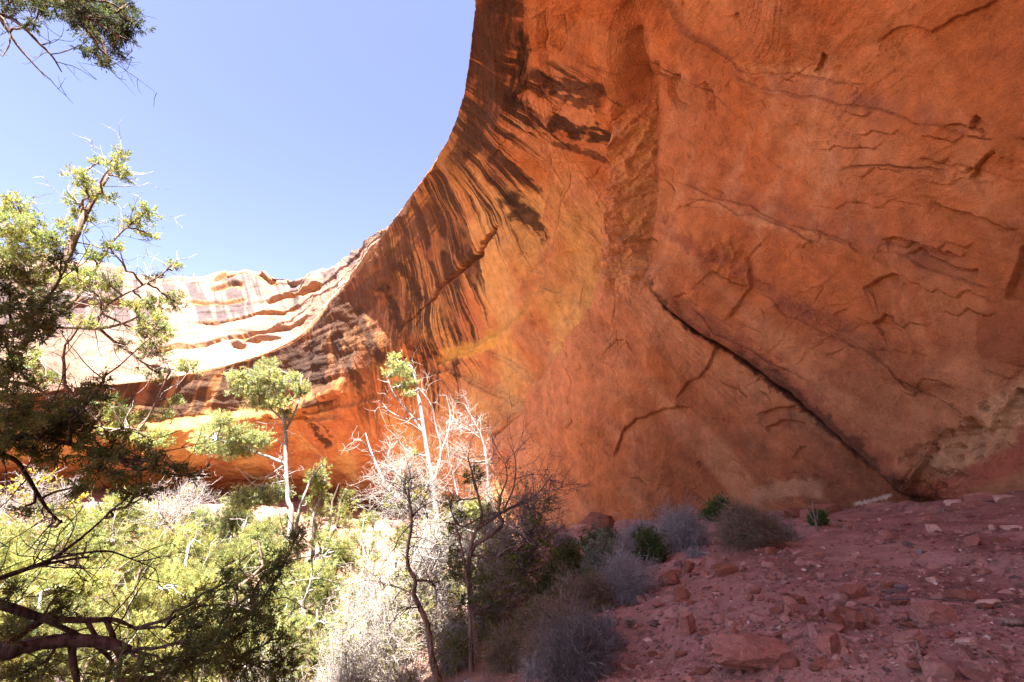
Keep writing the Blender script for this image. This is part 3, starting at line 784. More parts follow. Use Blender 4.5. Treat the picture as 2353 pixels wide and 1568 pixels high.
def kc(x, y, w, h): return 1529.5 + .35 * x, 1056.5 + .35 * y, .35 * w, .35 * h
GR = "broken sandstone blocks on the sandy slope"
ROCKS = [
 ("boulder", 640, 1340, 560, 215, "huge flat cracked bedrock slab at the bottom edge of the slope", 0, -6), ("boulder", 1810, 1055, 255, 140, "big rounded red boulder leaning up to the right on open sand", 0, 12),
 ("boulder", 1565, 1045, 195, 80, "long low dusty boulder just left of the big rounded one", 1, 0), ("rock_slab", 1650, 1255, 330, 85, "long pale wedge of rock half sunk in the sand below the big rounded boulder", 1, 8),
 ("rock_slab", 2010, 1258, 190, 66, "pale flat flagstone near the frame edge beside the dead stick", 3, 0), ("rock_slab", 2110, 1390, 225, 85, "lowest thick slab in the corner of the slope", 1, -14),
 ("rock", 1780, 1390, 105, 60, "angular block beside the upright grey stick", 1, 5), ("rock_slab", 1275, 1100, 145, 130, "upright dark round-topped slab in the middle of the rock pile", 2, 0),
 ("rock_slab", 1155, 1100, 100, 135, "tilted split slab on the left side of the rock pile", 2, 30), ("rock_slab", 1360, 1075, 60, 105, "narrow standing slab on the right side of the rock pile", 2, 5),
 ("rock", 1030, 1060, 95, 62, "squared striped block left of the rock pile", 0, 0), ("boulder", 1235, 858, 175, 92, "smooth brown boulder standing above the rock pile", 2, -4),
 ("rock_slab", 1360, 912, 175, 58, "long tilted slab behind the rock pile pointing up to the right", 0, 18), ("rock", 1225, 932, 92, 46, "small wedge leaning between brown boulder and rock pile", 1, 10),
 ("rock", 1130, 1190, 155, 62, "orange squared block in front of the rock pile", 0, 0), ("boulder", 1085, 1285, 185, 150, "large rough boulder right of the cracked bedrock slab", 0, 10),
 ("rock_slab", 865, 1218, 150, 48, "thin slab lying on the upper edge of the cracked bedrock", 1, 12), ("rock_slab", 800, 1200, 145, 36, "thinner dark plate tucked behind the slab on the bedrock edge", 2, 14),
 ("rock", 985, 1215, 42, 82, "small upright post shaped stone above the large rough boulder", 1, 0), ("rock_slab", 1280, 1255, 135, 50, "dusty plate right of the large rough boulder", 1, 3),
 ("rock_slab", 1170, 1312, 175, 55, "long tapering plate leaning on the large rough boulder", 1, 18), ("rock", 1050, 1412, 110, 74, "olive brown tilted stone in the lowest cluster", 2, 18),
 ("rock", 1140, 1380, 72, 50, "yellowish stone on top of the lowest cluster", 3, 0), ("rock", 1205, 1360, 62, 66, "pointed red stone at the back of the lowest cluster", 0, 0),
 ("rock_slab", 1135, 1422, 118, 40, "leaning plate on the right of the lowest cluster", 0, 22), ("rock_slab", 1860, 1190, 145, 50, "dark edged slab between the long wedge and the big rounded boulder", 0, 4),
 ("rock_slab", 1915, 960, 155, 52, "flat layered block above the big rounded boulder", 1, -6), ("rock_slab", 2120, 945, 175, 42, "long pale strip of rock near the frame edge", 3, 8),
 ("boulder", 1970, 866, 155, 80, "dark red pointed boulder alone on the bare slope", 2, 3), ("rock", 1560, 960, 112, 30, "low dark plate beside the dead cane", 2, 0),
 ("rock", 1450, 960, 82, 50, "rounded stone right behind the rock pile", 0, 0), ("rock_slab", 1730, 978, 170, 66, "wide dusty slab sunk in the sand below the dead cane", 1, 0),
 ("rock", 1470, 820, 85, 42, "brown stone beside a thin grey flake", 2, 0), ("rock_slab", 1560, 835, 105, 26, "thin grey flake lying flat right of a brown stone", 4, 0),
 ("rock", 1765, 800, 82, 36, "pale low stone up the slope from the dark pointed boulder", 3, 6), ("rock", 690, 620, 105, 54, "brown block below the tan bush", 2, -3),
 ("boulder", 410, 730, 155, 84, "broad brown boulder at the edge of the slope", 2, 0), ("rock_slab", 160, 715, 70, 90, "upright split plate left of the broad brown boulder", 2, -12),
 ("rock", 70, 745, 76, 52, "low brown stone farthest down the bush edge", 2, 0), ("boulder", 105, 872, 135, 100, "dark square block tipped on edge by the dry bush", 2, 16),
 ("rock", 120, 820, 42, 50, "small point of stone above the dark tipped block", 0, 0), ("boulder", 150, 1085, 125, 165, "curled layered outcrop where the slope drops to the brush", 0, 10),
 ("rock", 360, 1035, 84, 60, "pale block lying alone right of the layered outcrop", 1, 4), ("rock", 480, 1215, 95, 60, "pale rounded stone above the bedrock slab", 3, 14),
 ("rock_slab", 460, 1160, 62, 58, "small red plate uphill of the pale rounded stone", 0, 25), ("rock_slab", 450, 1110, 76, 40, "light plate overlapping another near the layered outcrop", 3, 5),
 ("rock", 515, 1070, 74, 42, "red lump behind the light overlapping plate", 0, 12), ("rock", 890, 912, 115, 52, "dark wedge left of the smooth brown boulder", 2, 10),
 ("rock", 1000, 880, 92, 30, "line of low stone left of the smooth brown boulder", 0, 10), ("rock", 1080, 902, 82, 42, "tilted stone touching the line of low stone", 1, 20),
 ("rock", 1110, 926, 86, 44, "pale stone in front of the tilted one", 1, 5), ("rock_slab", 1120, 972, 84, 42, "small plate just above the rock pile", 1, 10),
 ("rock", 820, 936, 105, 50, "rough red lump left of the dark wedge", 0, 0), ("rock", 860, 982, 74, 66, "rounded red stone below the dark wedge", 0, 0),
 ("rock", 725, 1000, 74, 42, "brown stone with a small white pebble beside it", 2, 10), ("rock_slab", 810, 1030, 42, 82, "narrow red finger of rock lying downslope", 0, 0),
 ("rock_slab", 800, 1095, 64, 42, "flat pinkish flake below the red finger of rock", 1, 0), ("rock", 1440, 480, 95, 48, "pale block in the middle of the upper slope", 1, 5),
 ("rock", 1520, 517, 74, 36, "jagged low stone right of the pale upper block", 0, 0), ("rock_slab", 1205, 450, 84, 34, "flat slab nearest the little green plant", 1, 5),
 ("rock_slab", 1350, 405, 95, 36, "layered slab up the slope right of the green plant", 0, 0), ("rock_slab", 1280, 410, 60, 28, "reddish plate leaning to the layered slab", 0, 14),
 ("rock_slab", 1700, 405, 115, 46, "slab resting on the pale fronted block of the upper slope", 0, 8), ("boulder", 1762, 430, 86, 72, "pale fronted block below the upper wall", 3, 0),
 ("rock", 2030, 316, 95, 50, "two tone block close to the cave wall", 0, 4), ("rock", 1836, 352, 42, 20, "nearly black small stone near the cave wall", 4, 0),
 ("rock_slab", 2040, 556, 150, 58, "long tilted slab on the upper slope near the frame edge", 0, 16), ("rock", 1265, 630, 76, 36, "low block in the centre of the stony patch", 1, 6),
 ("rock", 1010, 630, 78, 36, "pinkish stone right of a long thin plate", 0, 5), ("rock_slab", 880, 620, 110, 34, "long thin plate downslope of the little green plant", 1, 10),
 ("rock", 1025, 750, 58, 32, "pale cube like stone on bare sand", 1, 0), ("rock", 940, 770, 54, 36, "orange tipped stone beside the pale cube like one", 0, 20),
 ("rock", 1245, 692, 62, 38, "rounded dusty stone above the smooth brown boulder", 0, 0), ("rock", 1690, 640, 54, 32, "greyish stone paired with a red one", 4, 0),
 ("rock", 1635, 645, 42, 32, "red stone paired with the greyish one", 0, 0), ("rock_slab", 2290, 462, 115, 40, "light slab at the frame edge high on the slope", 3, 8),
 ("rock_slab", 2160, 450, 105, 36, "peach coloured slab half buried high on the slope", 3, 4), ("rock", 2060, 1115 - 1000 + 290, 60, 24, "flat stone under the end of the wall foot", 0, 0),
]
for k, (nm, x, y, w, h, lab, m, tl) in enumerate(ROCKS):
    place_rock(nm, *kc(x, y, w, h), lab, m, GR, seed=100 + k, tilt=tl, sub=5 if w > 180 else 4)
place_rock("boulder", 1377, 1200, 78, 42, "big squared boulder resting against the foot of the cliff", 2, None, seed=9, tilt=-8, sub=4)
place_rock("boulder", 1545, 1330, 60, 34, "low brown boulder beside the dry grey brush", 2, GR, seed=19)

# small loose chunks: one mesh per size class, many individuals
rg = np.random.default_rng(5)
LITTLE = [[rock_mesh("stone", 400 + k, (1, rg.uniform(.6, .95), rg.uniform(.3, .6)), cuts=9, sub=2) for k in range(7)] for m in range(3)]
for m in range(3):
    for me in LITTLE[m]: me.materials.append(MAT_ROCK[(0, 1, 2)[m]])
n_small = 0
while n_small < 190:
    cx, cy = rg.uniform(1420, 2353), rg.uniform(1165, 1568)
    if cx < 1420 + max(0, (1480 - cy)) * .9 - 60: continue
    g = ground_hit(cx, cy)
    if g is None or g[0] < .2: continue
    d = math.hypot(g[0], g[1])
    s = min(.26, .045 * d ** .55 * math.exp(rg.normal() * .45) * .9)
    me = LITTLE[rg.integers(3)][rg.integers(7)]
    o = bpy.data.objects.new("stone", me)
    o.location = (g[0], g[1], g[2] + s * .08)
    o.scale = (s, s, s * rg.uniform(.7, 1.2))
    o.rotation_euler = (rg.normal() * .2, rg.normal() * .2, rg.uniform(0, 6.28))
    COL.objects.link(o)
    tag(o, "small loose red sandstone chip lying on the sandy alcove floor", "stone", "small stone chips scattered over the sandy slope")
    n_small += 1
# rubble in the sun at the foot of the left bay
n_small = 0
while n_small < 60:
    cx, cy = rg.uniform(500, 960), rg.uniform(1190, 1300)
    g = ground_hit(cx, cy)
    if g is None: continue
    d = math.hypot(g[0], g[1])
    s = d * rg.uniform(.008, .024)
    o = bpy.data.objects.new("talus_block", LITTLE[1][rg.integers(7)])
    o.location = (g[0], g[1], g[2] + s * .1); o.scale = (s, s, s)
    o.rotation_euler = (rg.normal() * .3, rg.normal() * .3, rg.uniform(0, 6.28))
    COL.objects.link(o)
    tag(o, "sunlit pale rubble block below the left bay of the cliff", "rock", "sunlit rubble below the left bay of the cliff")
    n_small += 1

# blocks and chips fallen along the foot of the cave wall
FOOT = [("rock", 1455, 1196, 26, 14, "small block at the cliff foot right of the squared boulder", 0), ("rock", 1830, 1176, 40, 18, "brown block against the cliff foot above the green plant", 2), ("rock_slab", 1905, 1170, 50, 14, "dark flake lying along the cliff foot", 2), ("rock", 1860, 1180, 22, 16, "small red block beside the brown one at the cliff foot", 0),
 ("rock", 2010, 1163, 36, 12, "thin plate at the cliff foot under the pale wash mark", 1), ("rock", 2200, 1156, 30, 12, "pale lump at the wall foot right of the dark green bush", 3), ("rock", 2260, 1150, 36, 14, "red lump at the wall foot farther right", 0), ("rock_slab", 2320, 1150, 50, 14, "flat pale stone at the wall foot by the frame edge", 3), ("rock", 1340, 1216, 30, 16, "chip in front of the squared boulder", 1), ("rock", 1600, 1188, 34, 14, "reddish chip behind the rabbitbrush ball", 0)]
for k, (nm, x, y, w, h, lab, m) in enumerate(FOOT):
    place_rock(nm, x, y, w * 1.5, h * 1.5, lab, m, None, seed=600 + k, tilt=rg.normal() * 6)

# grit: nobody could count it
gv, gt, gcol = [], [], []
tet = np.array([[1, 0, -.3], [-.5, .87, -.3], [-.5, -.87, -.3], [.1, .05, .6], [.5, .5, .25], [-.6, .1, .3]])
ttri = np.array([[0, 1, 4], [1, 5, 4], [1, 2, 5], [2, 3, 5], [2, 0, 3], [0, 4, 3], [3, 4, 5]])
N = 5000
cx = rg.uniform(1150, 2500, N * 2); cy = 1150 + 430 * rg.uniform(0, 1, N * 2) ** 1.0
d3 = np.array([ray(a, b) for a, b in zip(cx, cy)])
rr_ = np.clip(1.5 / np.maximum(.02, -(d3[:, 2] - .06 * d3[:, 0])), 2, 26)
for _ in range(6):
    zz = ground_smooth(d3[:, 0] * rr_, d3[:, 1] * rr_)
    rr_ = np.clip(rr_ * (EYE[2] - zz) / np.maximum(1e-3, -d3[:, 2] * rr_), 1.5, 27)
x, y = d3[:, 0] * rr_, d3[:, 1] * rr_
keep = (x > -.3 + .02 * y) & (rr_ < 26)
x, y, rr_ = x[keep], y[keep], rr_[keep]
zz = ground_z(x, y)
s = .012 * rr_ ** .75 * np.exp(rg.normal(size=len(x)) * .5) * .38
ang = rg.uniform(0, 6.28, len(x))
ca, sa = np.cos(ang), np.sin(ang)
vv = tet[None] * (1 + .35 * rg.normal(size=(len(x), 6, 3))) * s[:, None, None] * np.array([1, 1, .75])
vx = vv[..., 0] * ca[:, None] - vv[..., 1] * sa[:, None] + x[:, None]
vy = vv[..., 0] * sa[:, None] + vv[..., 1] * ca[:, None] + y[:, None]
vz_ = vv[..., 2] + zz[:, None]
gv = np.stack([vx, vy, vz_], -1).reshape(-1, 3)
gt = (ttri[None] + (np.arange(len(x)) * 6)[:, None, None]).reshape(-1, 3)
pal = np.array([[.26, .115, .088], [.31, .16, .12], [.16, .066, .048], [.09, .06, .05], [.42, .29, .24]])
gcol = np.repeat(pal[rg.choice(5, len(x), p=[.36, .27, .2, .12, .05])], 6, 0)
MAT_GRIT = rock_material("grit", 8, .01)
tag(mesh_from("gravel", gv, None, gt, MAT_GRIT, False, colors=gcol), "fine red grit and stone flakes strewn over the sand", None, None, "stuff")
# ------------------------------------------------------------------ plants
def leaf_material(name, trans, mixw):
    m, n, l, b = new_mat(name)
    at = n.new("ShaderNodeAttribute"); at.attribute_name = "tint"
    b.inputs["Roughness"].default_value = .7
    b.inputs["Specular IOR Level"].default_value = .25
    l.new(at.outputs["Color"], b.inputs["Base Color"])
    t = n.new("ShaderNodeBsdfTranslucent")
    mx = n.new("ShaderNodeMixRGB"); mx.blend_type = 'MULTIPLY'; mx.inputs[0].default_value = 1; mx.inputs[2].default_value = (*trans, 1)
    l.new(at.outputs["Color"], mx.inputs[1]); l.new(mx.outputs[0], t.inputs[0])
    ms = n.new("ShaderNodeMixShader"); ms.inputs[0].default_value = mixw
    l.new(b.outputs[0], ms.inputs[1]); l.new(t.outputs[0], ms.inputs[2])
    l.new(ms.outputs[0], n["Material Output"].inputs[0])
    return m
MAT_LEAF = leaf_material("juniper foliage", (1.3, 1.35, .7), .42)
MAT_BROAD = leaf_material("broad leaves", (1.4, 1.4, .6), .45)

def bark_material(name, c0, c1, fibre=1.0):
    m, n, l, b = new_mat(name)
    b.inputs["Roughness"].default_value = .95; b.inputs["Specular IOR Level"].default_value = .1
    tc = n.new("ShaderNodeTexCoord"); mp = n.new("ShaderNodeMapping")
    mp.inputs["Scale"].default_value = (30 * fibre, 30 * fibre, 3 * fibre)
    l.new(tc.outputs["Object"], mp.inputs[0])
    nz = n.new("ShaderNodeTexNoise"); nz.inputs["Scale"].default_value = 1.0; nz.inputs["Detail"].default_value = 6
    l.new(mp.outputs[0], nz.inputs["Vector"])
    cr_ = n.new("ShaderNodeValToRGB")
    cr_.color_ramp.elements[0].position = .3; cr_.color_ramp.elements[0].color = (*c0, 1)
    cr_.color_ramp.elements[1].position = .68; cr_.color_ramp.elements[1].color = (*c1, 1)
    l.new(nz.outputs["Fac"], cr_.inputs[0]); l.new(cr_.outputs[0], b.inputs["Base Color"])
    bp = n.new("ShaderNodeBump"); bp.inputs["Strength"].default_value = .9; bp.inputs["Distance"].default_value = .02
    l.new(nz.outputs["Fac"], bp.inputs["Height"]); l.new(bp.outputs[0], b.inputs["Normal"])
    return m
MAT_BARK = bark_material("shaggy juniper bark", (.07, .042, .03), (.26, .19, .15))
MAT_SHADEBARK = bark_material("shaded juniper bark", (.025, .016, .013), (.13, .09, .075))  # juniper bark darkened to paint shade on the nearest tree
MAT_DEAD = bark_material("bleached dead wood", (.19, .16, .145), (.42, .37, .345))
MAT_TWIG = bark_material("dark twigs", (.05, .035, .03), (.13, .10, .09))
MAT_DRY = {k: bark_material("dry stems " + k, *c) for k, c in dict(grey=((.15, .13, .13), (.36, .33, .32)), dark=((.06, .052, .05), (.21, .19, .185)), tan=((.10, .072, .048), (.27, .20, .135)),
           white=((.22, .19, .17), (.42, .37, .33)), olive=((.07, .065, .035), (.17, .15, .09))).items()}

class MB:
    def __init__(self): self.v, self.q, self.c, self.n = [], [], [], 0
    def tubes(self, pts, rad, sides=5, lump=0.0, rng=RNG):
        """pts (M,N,3), rad (M,N)"""
        pts = np.asarray(pts, float); rad = np.asarray(rad, float)
        M, N, _ = pts.shape
        t = np.gradient(pts, axis=1); t /= np.linalg.norm(t, axis=2, keepdims=True) + 1e-9
        ref = np.where(np.abs(t[:, :1, 2:3]) > .9, np.array([1., 0, 0]), np.array([0, 0, 1.]))
        a = np.cross(t, ref); a /= np.linalg.norm(a, axis=2, keepdims=True) + 1e-9
        b = np.cross(t, a)
        th = np.arange(sides) * 2 * math.pi / sides
        r = rad[:, :, None] * np.ones(sides)
        if lump: r = r * (1 + lump * rng.normal(size=(M, 1, sides)) + lump * .6 * rng.normal(size=r.shape))
        v = pts[:, :, None, :] + r[..., None] * (np.cos(th)[None, None, :, None] * a[:, :, None, :] + np.sin(th)[None, None, :, None] * b[:, :, None, :])
        i = self.n + (np.arange(M)[:, None, None] * N + np.arange(N - 1)[None, :, None]) * sides + np.arange(sides)[None, None, :]
        k = self.n + (np.arange(M)[:, None, None] * N + np.arange(N - 1)[None, :, None]) * sides + (np.arange(sides)[None, None, :] + 1) % sides
        self.q.append(np.stack([i, k, k + sides, i + sides], -1).reshape(-1, 4))
        self.v.append(v.reshape(-1, 3)); self.n += M * N * sides
        self.c.append(np.ones((M * N * sides, 3)))
    def tube(self, pts, r0, r1, sides=7, lump=.0, n=5, curve=1.0, rng=RNG):
        p = smooth_line(pts, n)
        s = np.linspace(0, 1, len(p)) ** curve
        self.tubes(p[None], (r0 + (r1 - r0) * s)[None], sides, lump, rng)
        return p
    def leaves(self, base, d, length, width, col, rng=RNG):
        """flat narrow lozenges: base (K,3), direction (K,3), length (K), width (K), colour (K,3)"""
        K = len(base)
        r = rng.normal(size=(K, 3)); s = np.cross(d, r); s /= np.linalg.norm(s, axis=1)[:, None] + 1e-9
        mid = base + d * (length * .5)[:, None]
        tip = base + d * length[:, None]
        v = np.stack([base, mid + s * (width * .5)[:, None], tip, mid - s * (width * .5)[:, None]], 1)
        i = self.n + np.arange(K) * 4
        self.q.append(np.stack([i, i + 1, i + 2, i + 3], 1))
        self.v.append(v.reshape(-1, 3)); self.n += K * 4
        self.c.append(np.repeat(col, 4, 0))
    def absorb(self, other):
        """append another builder; returns how many faces came first"""
        nq = sum(len(a) for a in self.q)
        self.q += [a + self.n for a in other.q]; self.v += other.v; self.c += other.c; self.n += other.n
        return nq
    def build2(self, other, name, mat, mat2, parent, origin):
        nq = self.absorb(other); tot = sum(len(a) for a in self.q)
        idx = np.zeros(tot, np.int32); idx[nq:] = 1
        return mesh_from(name, np.vstack(self.v) - np.asarray(origin), np.vstack(self.q), None, None, True, parent, mats=(mat, mat2), midx=idx)
    def build(self, name, mat, parent, origin, smooth=False, tint=False):
        if not self.v: return None
        v = np.vstack(self.v) - np.asarray(origin)
        return mesh_from(name, v, np.vstack(self.q), None, mat, smooth, parent, np.vstack(self.c) if tint else None)

def unit(a): return a / (np.linalg.norm(a, axis=-1, keepdims=True) + 1e-9)

GREEN = np.array([.205, .22, .088])
def foliage(mb, c, rad, dens=1.0, leaf=.05, tuft=.11, k=16, col=GREEN, var=.25, rng=RNG, up=.35, shell=.55, wr=.26):
    """a clump of sprays filling an ellipsoid; returns spray centres for the twigs"""
    rad = np.asarray(rad, float)
    vol = rad[0] * rad[1] * rad[2]
    nt = max(5, int(dens * 3.2 * vol ** (2 / 3) / tuft ** 2))
    dirs = unit(rng.normal(size=(nt, 3)))
    rr = rng.uniform(shell ** 3, 1, nt) ** (1 / 3) * (1 + .22 * rng.normal(size=nt))
    rr *= .72 + .42 * noise3(dirs * 2.0 + c * 3.1)          # uneven outline
    tc = c + dirs * rad * rr[:, None]
    td = unit(dirs + np.array([0, 0, up]) + .35 * rng.normal(size=(nt, 3)))
    K = nt * k
    tcK, tdK = np.repeat(tc, k, 0), np.repeat(td, k, 0)
    along = rng.uniform(-.6, .6, K) * tuft
    base = tcK + tdK * along[:, None] + rng.normal(size=(K, 3)) * tuft * .17
    d = unit(tdK * .9 + rng.normal(size=(K, 3)) * .55)
    L = leaf * rng.uniform(.7, 1.4, K)
    tone = np.repeat(np.exp(rng.normal(size=nt) * var), k) * np.exp(rng.normal(size=K) * .12)
    hue = np.repeat(rng.normal(size=nt), k)
    cc = np.asarray(col)[None] * tone[:, None] * np.stack([1 + .13 * hue, 1 + .02 * hue, 1 - .1 * hue], 1)
    mb.leaves(base, d, L, L * wr, np.clip(cc, .004, .6), rng)
    return tc

def wander(a, b, n, amp, rng=RNG, sag=0):
    """crooked line from a to b"""
    t = np.linspace(0, 1, n)[:, None]
    L = np.linalg.norm(b - a)
    w = np.cumsum(rng.normal(size=(n, 3)), 0); w -= w[0]; w -= t * w[-1]
    return a + (b - a) * t + w * amp * L / n ** .5 + np.array([0, 0, 1]) * (sag * L * np.sin(np.pi * t))

def near_point(lines, c):
    best, bp = 1e9, None
    for ln in lines:
        d = np.linalg.norm(ln - c, axis=1) + .25 * np.maximum(0, ln[:, 2] - c[2])
        k = d.argmin()
        if d[k] < best: best, bp = d[k], ln[k]
    return bp

def bare_twigs(mb, lines, count, length, r0, rng=RNG, levels=2, spread=.9, up=.2, sides=3, n=6, start=.15, curl=.35):
    """side shoots off the given lines, themselves forked; returns all tip points"""
    pool = np.vstack([ln[int(len(ln) * start):] for ln in lines])
    tan = np.vstack([np.gradient(ln, axis=0)[int(len(ln) * start):] for ln in lines])
    k = rng.integers(len(pool), size=count)
    p0, d0 = pool[k], unit(tan[k])
    ends = []
    L, r = length, r0
    for lev in range(levels):
        M = len(p0)
        d = unit(d0 * .5 + spread * unit(rng.normal(size=(M, 3))) + np.array([0, 0, up]))
        Ls = L * rng.uniform(.5, 1.3, M)
        pts = [p0]
        for j in range(n - 1):
            d = unit(d + curl * rng.normal(size=(M, 3)) * .6)
            pts.append(pts[-1] + d * (Ls / (n - 1))[:, None])
        pts = np.stack(pts, 1)
        rad = r * rng.uniform(.7, 1.2, M)[:, None] * np.linspace(1, .35, n)[None]
        mb.tubes(pts, rad, sides)
        ends.append(pts[:, -1])
        f = 3
        idx = np.repeat(np.arange(M), f)
        j = rng.integers(1, n, size=M * f)
        p0 = pts[idx, j]; d0 = unit(pts[idx, j] - pts[idx, j - 1])
        L *= .55; r *= .6
    return np.vstack(ends)

def tree(name, label, r, trunk, wtrunk, limbs=(), clumps=(), cat="tree", group=None, dens=1.0, leaf=.05, tuft=.11, k=16, col=GREEN, dr=0.0, depth=1.0,
         twigs=0, tw_len=.6, tw_r=.012, bark=None, twmat=None, seed=1, root=True, var=.25, lump=.10, tw_levels=2, sides=9, mat=None, base=None, jitter=.6, shell=.5, wr=.26, up=.35, grow=1.22):
    """a tree measured in the photograph: trunk / limbs = lines of (x, y) on the picture grid set out at plan distance r; widths in picture units"""
    rng = np.random.default_rng(seed)
    bark = bark or MAT_BARK
    def to3(pts, off=0.0, off2=0.0):
        pts = list(pts)
        return np.array([P(x, y, r + off + (off2 - off) * i / max(1, len(pts) - 1)) for i, (x, y) in enumerate(pts)])
    m = r / F0
    tp = to3(trunk)
    if root:
        g = gz(tp[0][0], tp[0][1])
        if tp[0][2] > g - .1:
            tp = np.vstack([[tp[0][0] + (tp[0][0] - tp[1][0]) * .1, tp[0][1], g - .15], tp])
    org = base if base is not None else tp[0].copy()
    e = empty(name, org)
    tag(e, label, cat, group)
    mb = MB(); cm = MB(); tm = MB()
    lines = [mb.tube(tp, wtrunk[0] * m / 2, wtrunk[1] * m / 2, sides, lump, 6, .52, rng=rng)]
    for li in limbs:
        pts, w0, w1 = li[:3]
        off2 = rng.normal() * jitter * depth if len(li) < 4 else li[3]
        lp = to3(pts, 0, off2)
        s = near_point(lines, lp[0])
        if np.linalg.norm(s - lp[0]) < 1.2: lp[0] = s
        lines.append(mb.tube(lp, w0 * m / 2, w1 * m / 2, max(5, sides - 3), lump * .7, 6, rng=rng))
    for cl in clumps:
        cx, cy, rx, ry = cl[:4]
        dz = cl[4] if len(cl) > 4 else rng.normal() * jitter * depth
        cc = P(cx, cy, r + dz + dr)
        mm = (r + dz + dr) / F0
        ra = np.array([rx * mm, (rx + ry) * .5 * mm * depth, ry * mm]) * grow
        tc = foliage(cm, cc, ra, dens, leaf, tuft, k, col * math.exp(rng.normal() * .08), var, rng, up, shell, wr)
        a = near_point(lines, cc)
        ln = wander(a, cc, 9, .10, rng)
        L = np.linalg.norm(cc - a)
        mb.tubes(ln[None], np.linspace(min(.035, .012 + .01 * L), .008, 9)[None] * (m / .0076) ** .6, 5)
        sel = tc[rng.permutation(len(tc))[:max(4, len(tc) // 5)]]
        st = ln[rng.integers(4, 9, len(sel))]
        t = np.linspace(0, 1, 5)[None, :, None]
        tw = st[:, None] + (sel - st)[:, None] * t + rng.normal(size=(len(sel), 5, 3)) * ra.mean() * .06 * np.sin(np.pi * t)
        mb.tubes(tw, np.tile(np.linspace(.007, .003, 5) * (m / .0076) ** .5, (len(sel), 1)), 3)
    if twigs:
        bare_twigs(tm, lines, twigs, tw_len, tw_r, rng, tw_levels)
    mb.build2(tm, "trunk", bark, twmat or MAT_DEAD, e, org)
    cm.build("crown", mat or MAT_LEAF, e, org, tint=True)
    return e

LEAF_N = dict(leaf=.030, tuft=.050, k=26, wr=.22)
# --- near juniper leaning in from beyond the left edge (its shade painted into leaf and bark colour)
near_trunk = [(-330, 1500), (-330, 1250), (-300, 1050), (-270, 850), (-250, 700), (-262, 520), (-240, 360), (-250, 200)]
NL = [([(-330, 1420), (-150, 1500), (0, 1502), (60, 1486), (150, 1474), (240, 1478), (298, 1497)], 30, 17, 0.0), ([(-330, 1350), (-120, 1360), (20, 1396), (100, 1420), (200, 1426), (262, 1424), (315, 1446)], 20, 5, .1),
      ([(-200, 1560), (0, 1482), (60, 1446), (140, 1400)], 18, 11, .2), ([(-250, 1420), (-60, 1350), (60, 1308), (120, 1284), (185, 1238), (240, 1190)], 10, 3, .3), ([(30, 1330), (90, 1300), (150, 1288), (205, 1280)], 8, 3, .5),
      ([(150, 1275), (200, 1270), (255, 1268), (300, 1284), (345, 1302)], 5, 2, .6), ([(160, 1478), (168, 1520), (180, 1580)], 12, 9, .0), ([(245, 1430), (256, 1452), (264, 1478)], 9, 8, .1), ([(262, 1478), (275, 1520), (270, 1568)], 9, 5, .1),
      ([(205, 1432), (215, 1455), (222, 1475)], 7, 6, .1), ([(90, 1424), (180, 1460), (240, 1500), (262, 1530)], 9, 5, .3), ([(130, 1486), (110, 1520), (95, 1555)], 5, 3, .1),
      ([(250, 1600), (350, 1560), (420, 1522), (500, 1474), (560, 1420), (610, 1368), (655, 1290), (690, 1215)], 14, 3, .9), ([(470, 1490), (440, 1450), (425, 1420)], 7, 3, .9), ([(560, 1420), (545, 1380), (520, 1330)], 6, 2, 1.0), ([(450, 1508), (520, 1510), (590, 1530), (640, 1560)], 6, 3, .8),
      ([(-260, 1080), (-100, 1030), (0, 1012), (90, 1000), (160, 960), (220, 905), (246, 856)], 16, 3, .3), ([(-100, 1030), (20, 1050), (60, 1090), (90, 1140), (128, 1195)], 9, 3, .4), ([(60, 1090), (100, 1160), (140, 1200)], 5, 3, .5),
      ([(100, 1000), (200, 1030), (300, 1066), (390, 1090), (485, 1094)], 9, 2, .6), ([(200, 1030), (260, 1090), (330, 1130)], 5, 2, .6), ([(-240, 800), (-80, 760), (40, 745), (100, 700), (150, 620)], 12, 3, .4)]
NC = [(30, 945, 50, 40), (95, 985, 62, 40), (165, 995, 50, 38), (200, 925, 32, 28), (232, 880, 17, 24), (150, 945, 36, 30), (245, 1030, 50, 32), (310, 1045, 50, 24), (370, 1068, 42, 20), (430, 1090, 36, 15), (300, 1098, 26, 16), (335, 1130, 26, 13),
      (225, 1080, 42, 20), (285, 1150, 17, 20), (20, 1020, 50, 30), (120, 1050, 40, 20), (180, 1120, 24, 14), (60, 1180, 20, 12), (110, 1180, 24, 10),
      (25, 650, 34, 34), (55, 715, 60, 34), (115, 695, 34, 28), (20, 790, 36, 34), (140, 600, 22, 28), (90, 760, 36, 18), (25, 850, 34, 30), (30, 900, 40, 24),
      (470, 1390, 30, 34), (505, 1430, 42, 30), (560, 1450, 50, 38), (600, 1355, 30, 36), (640, 1295, 28, 34), (682, 1232, 22, 26), (525, 1335, 17, 30), (455, 1505, 60, 36), (560, 1530, 62, 34), (645, 1530, 40, 34), (350, 1545, 60, 26), (430, 1450, 30, 24),
      (610, 1420, 30, 26), (500, 1480, 40, 30), (650, 1460, 30, 24), (60, 1545, 50, 18), (250, 1550, 40, 16), (130, 1365, 22, 14), (60, 1420, 26, 18), (150, 1410, 24, 12), (30, 1360, 22, 14), (20, 1450, 30, 14)]
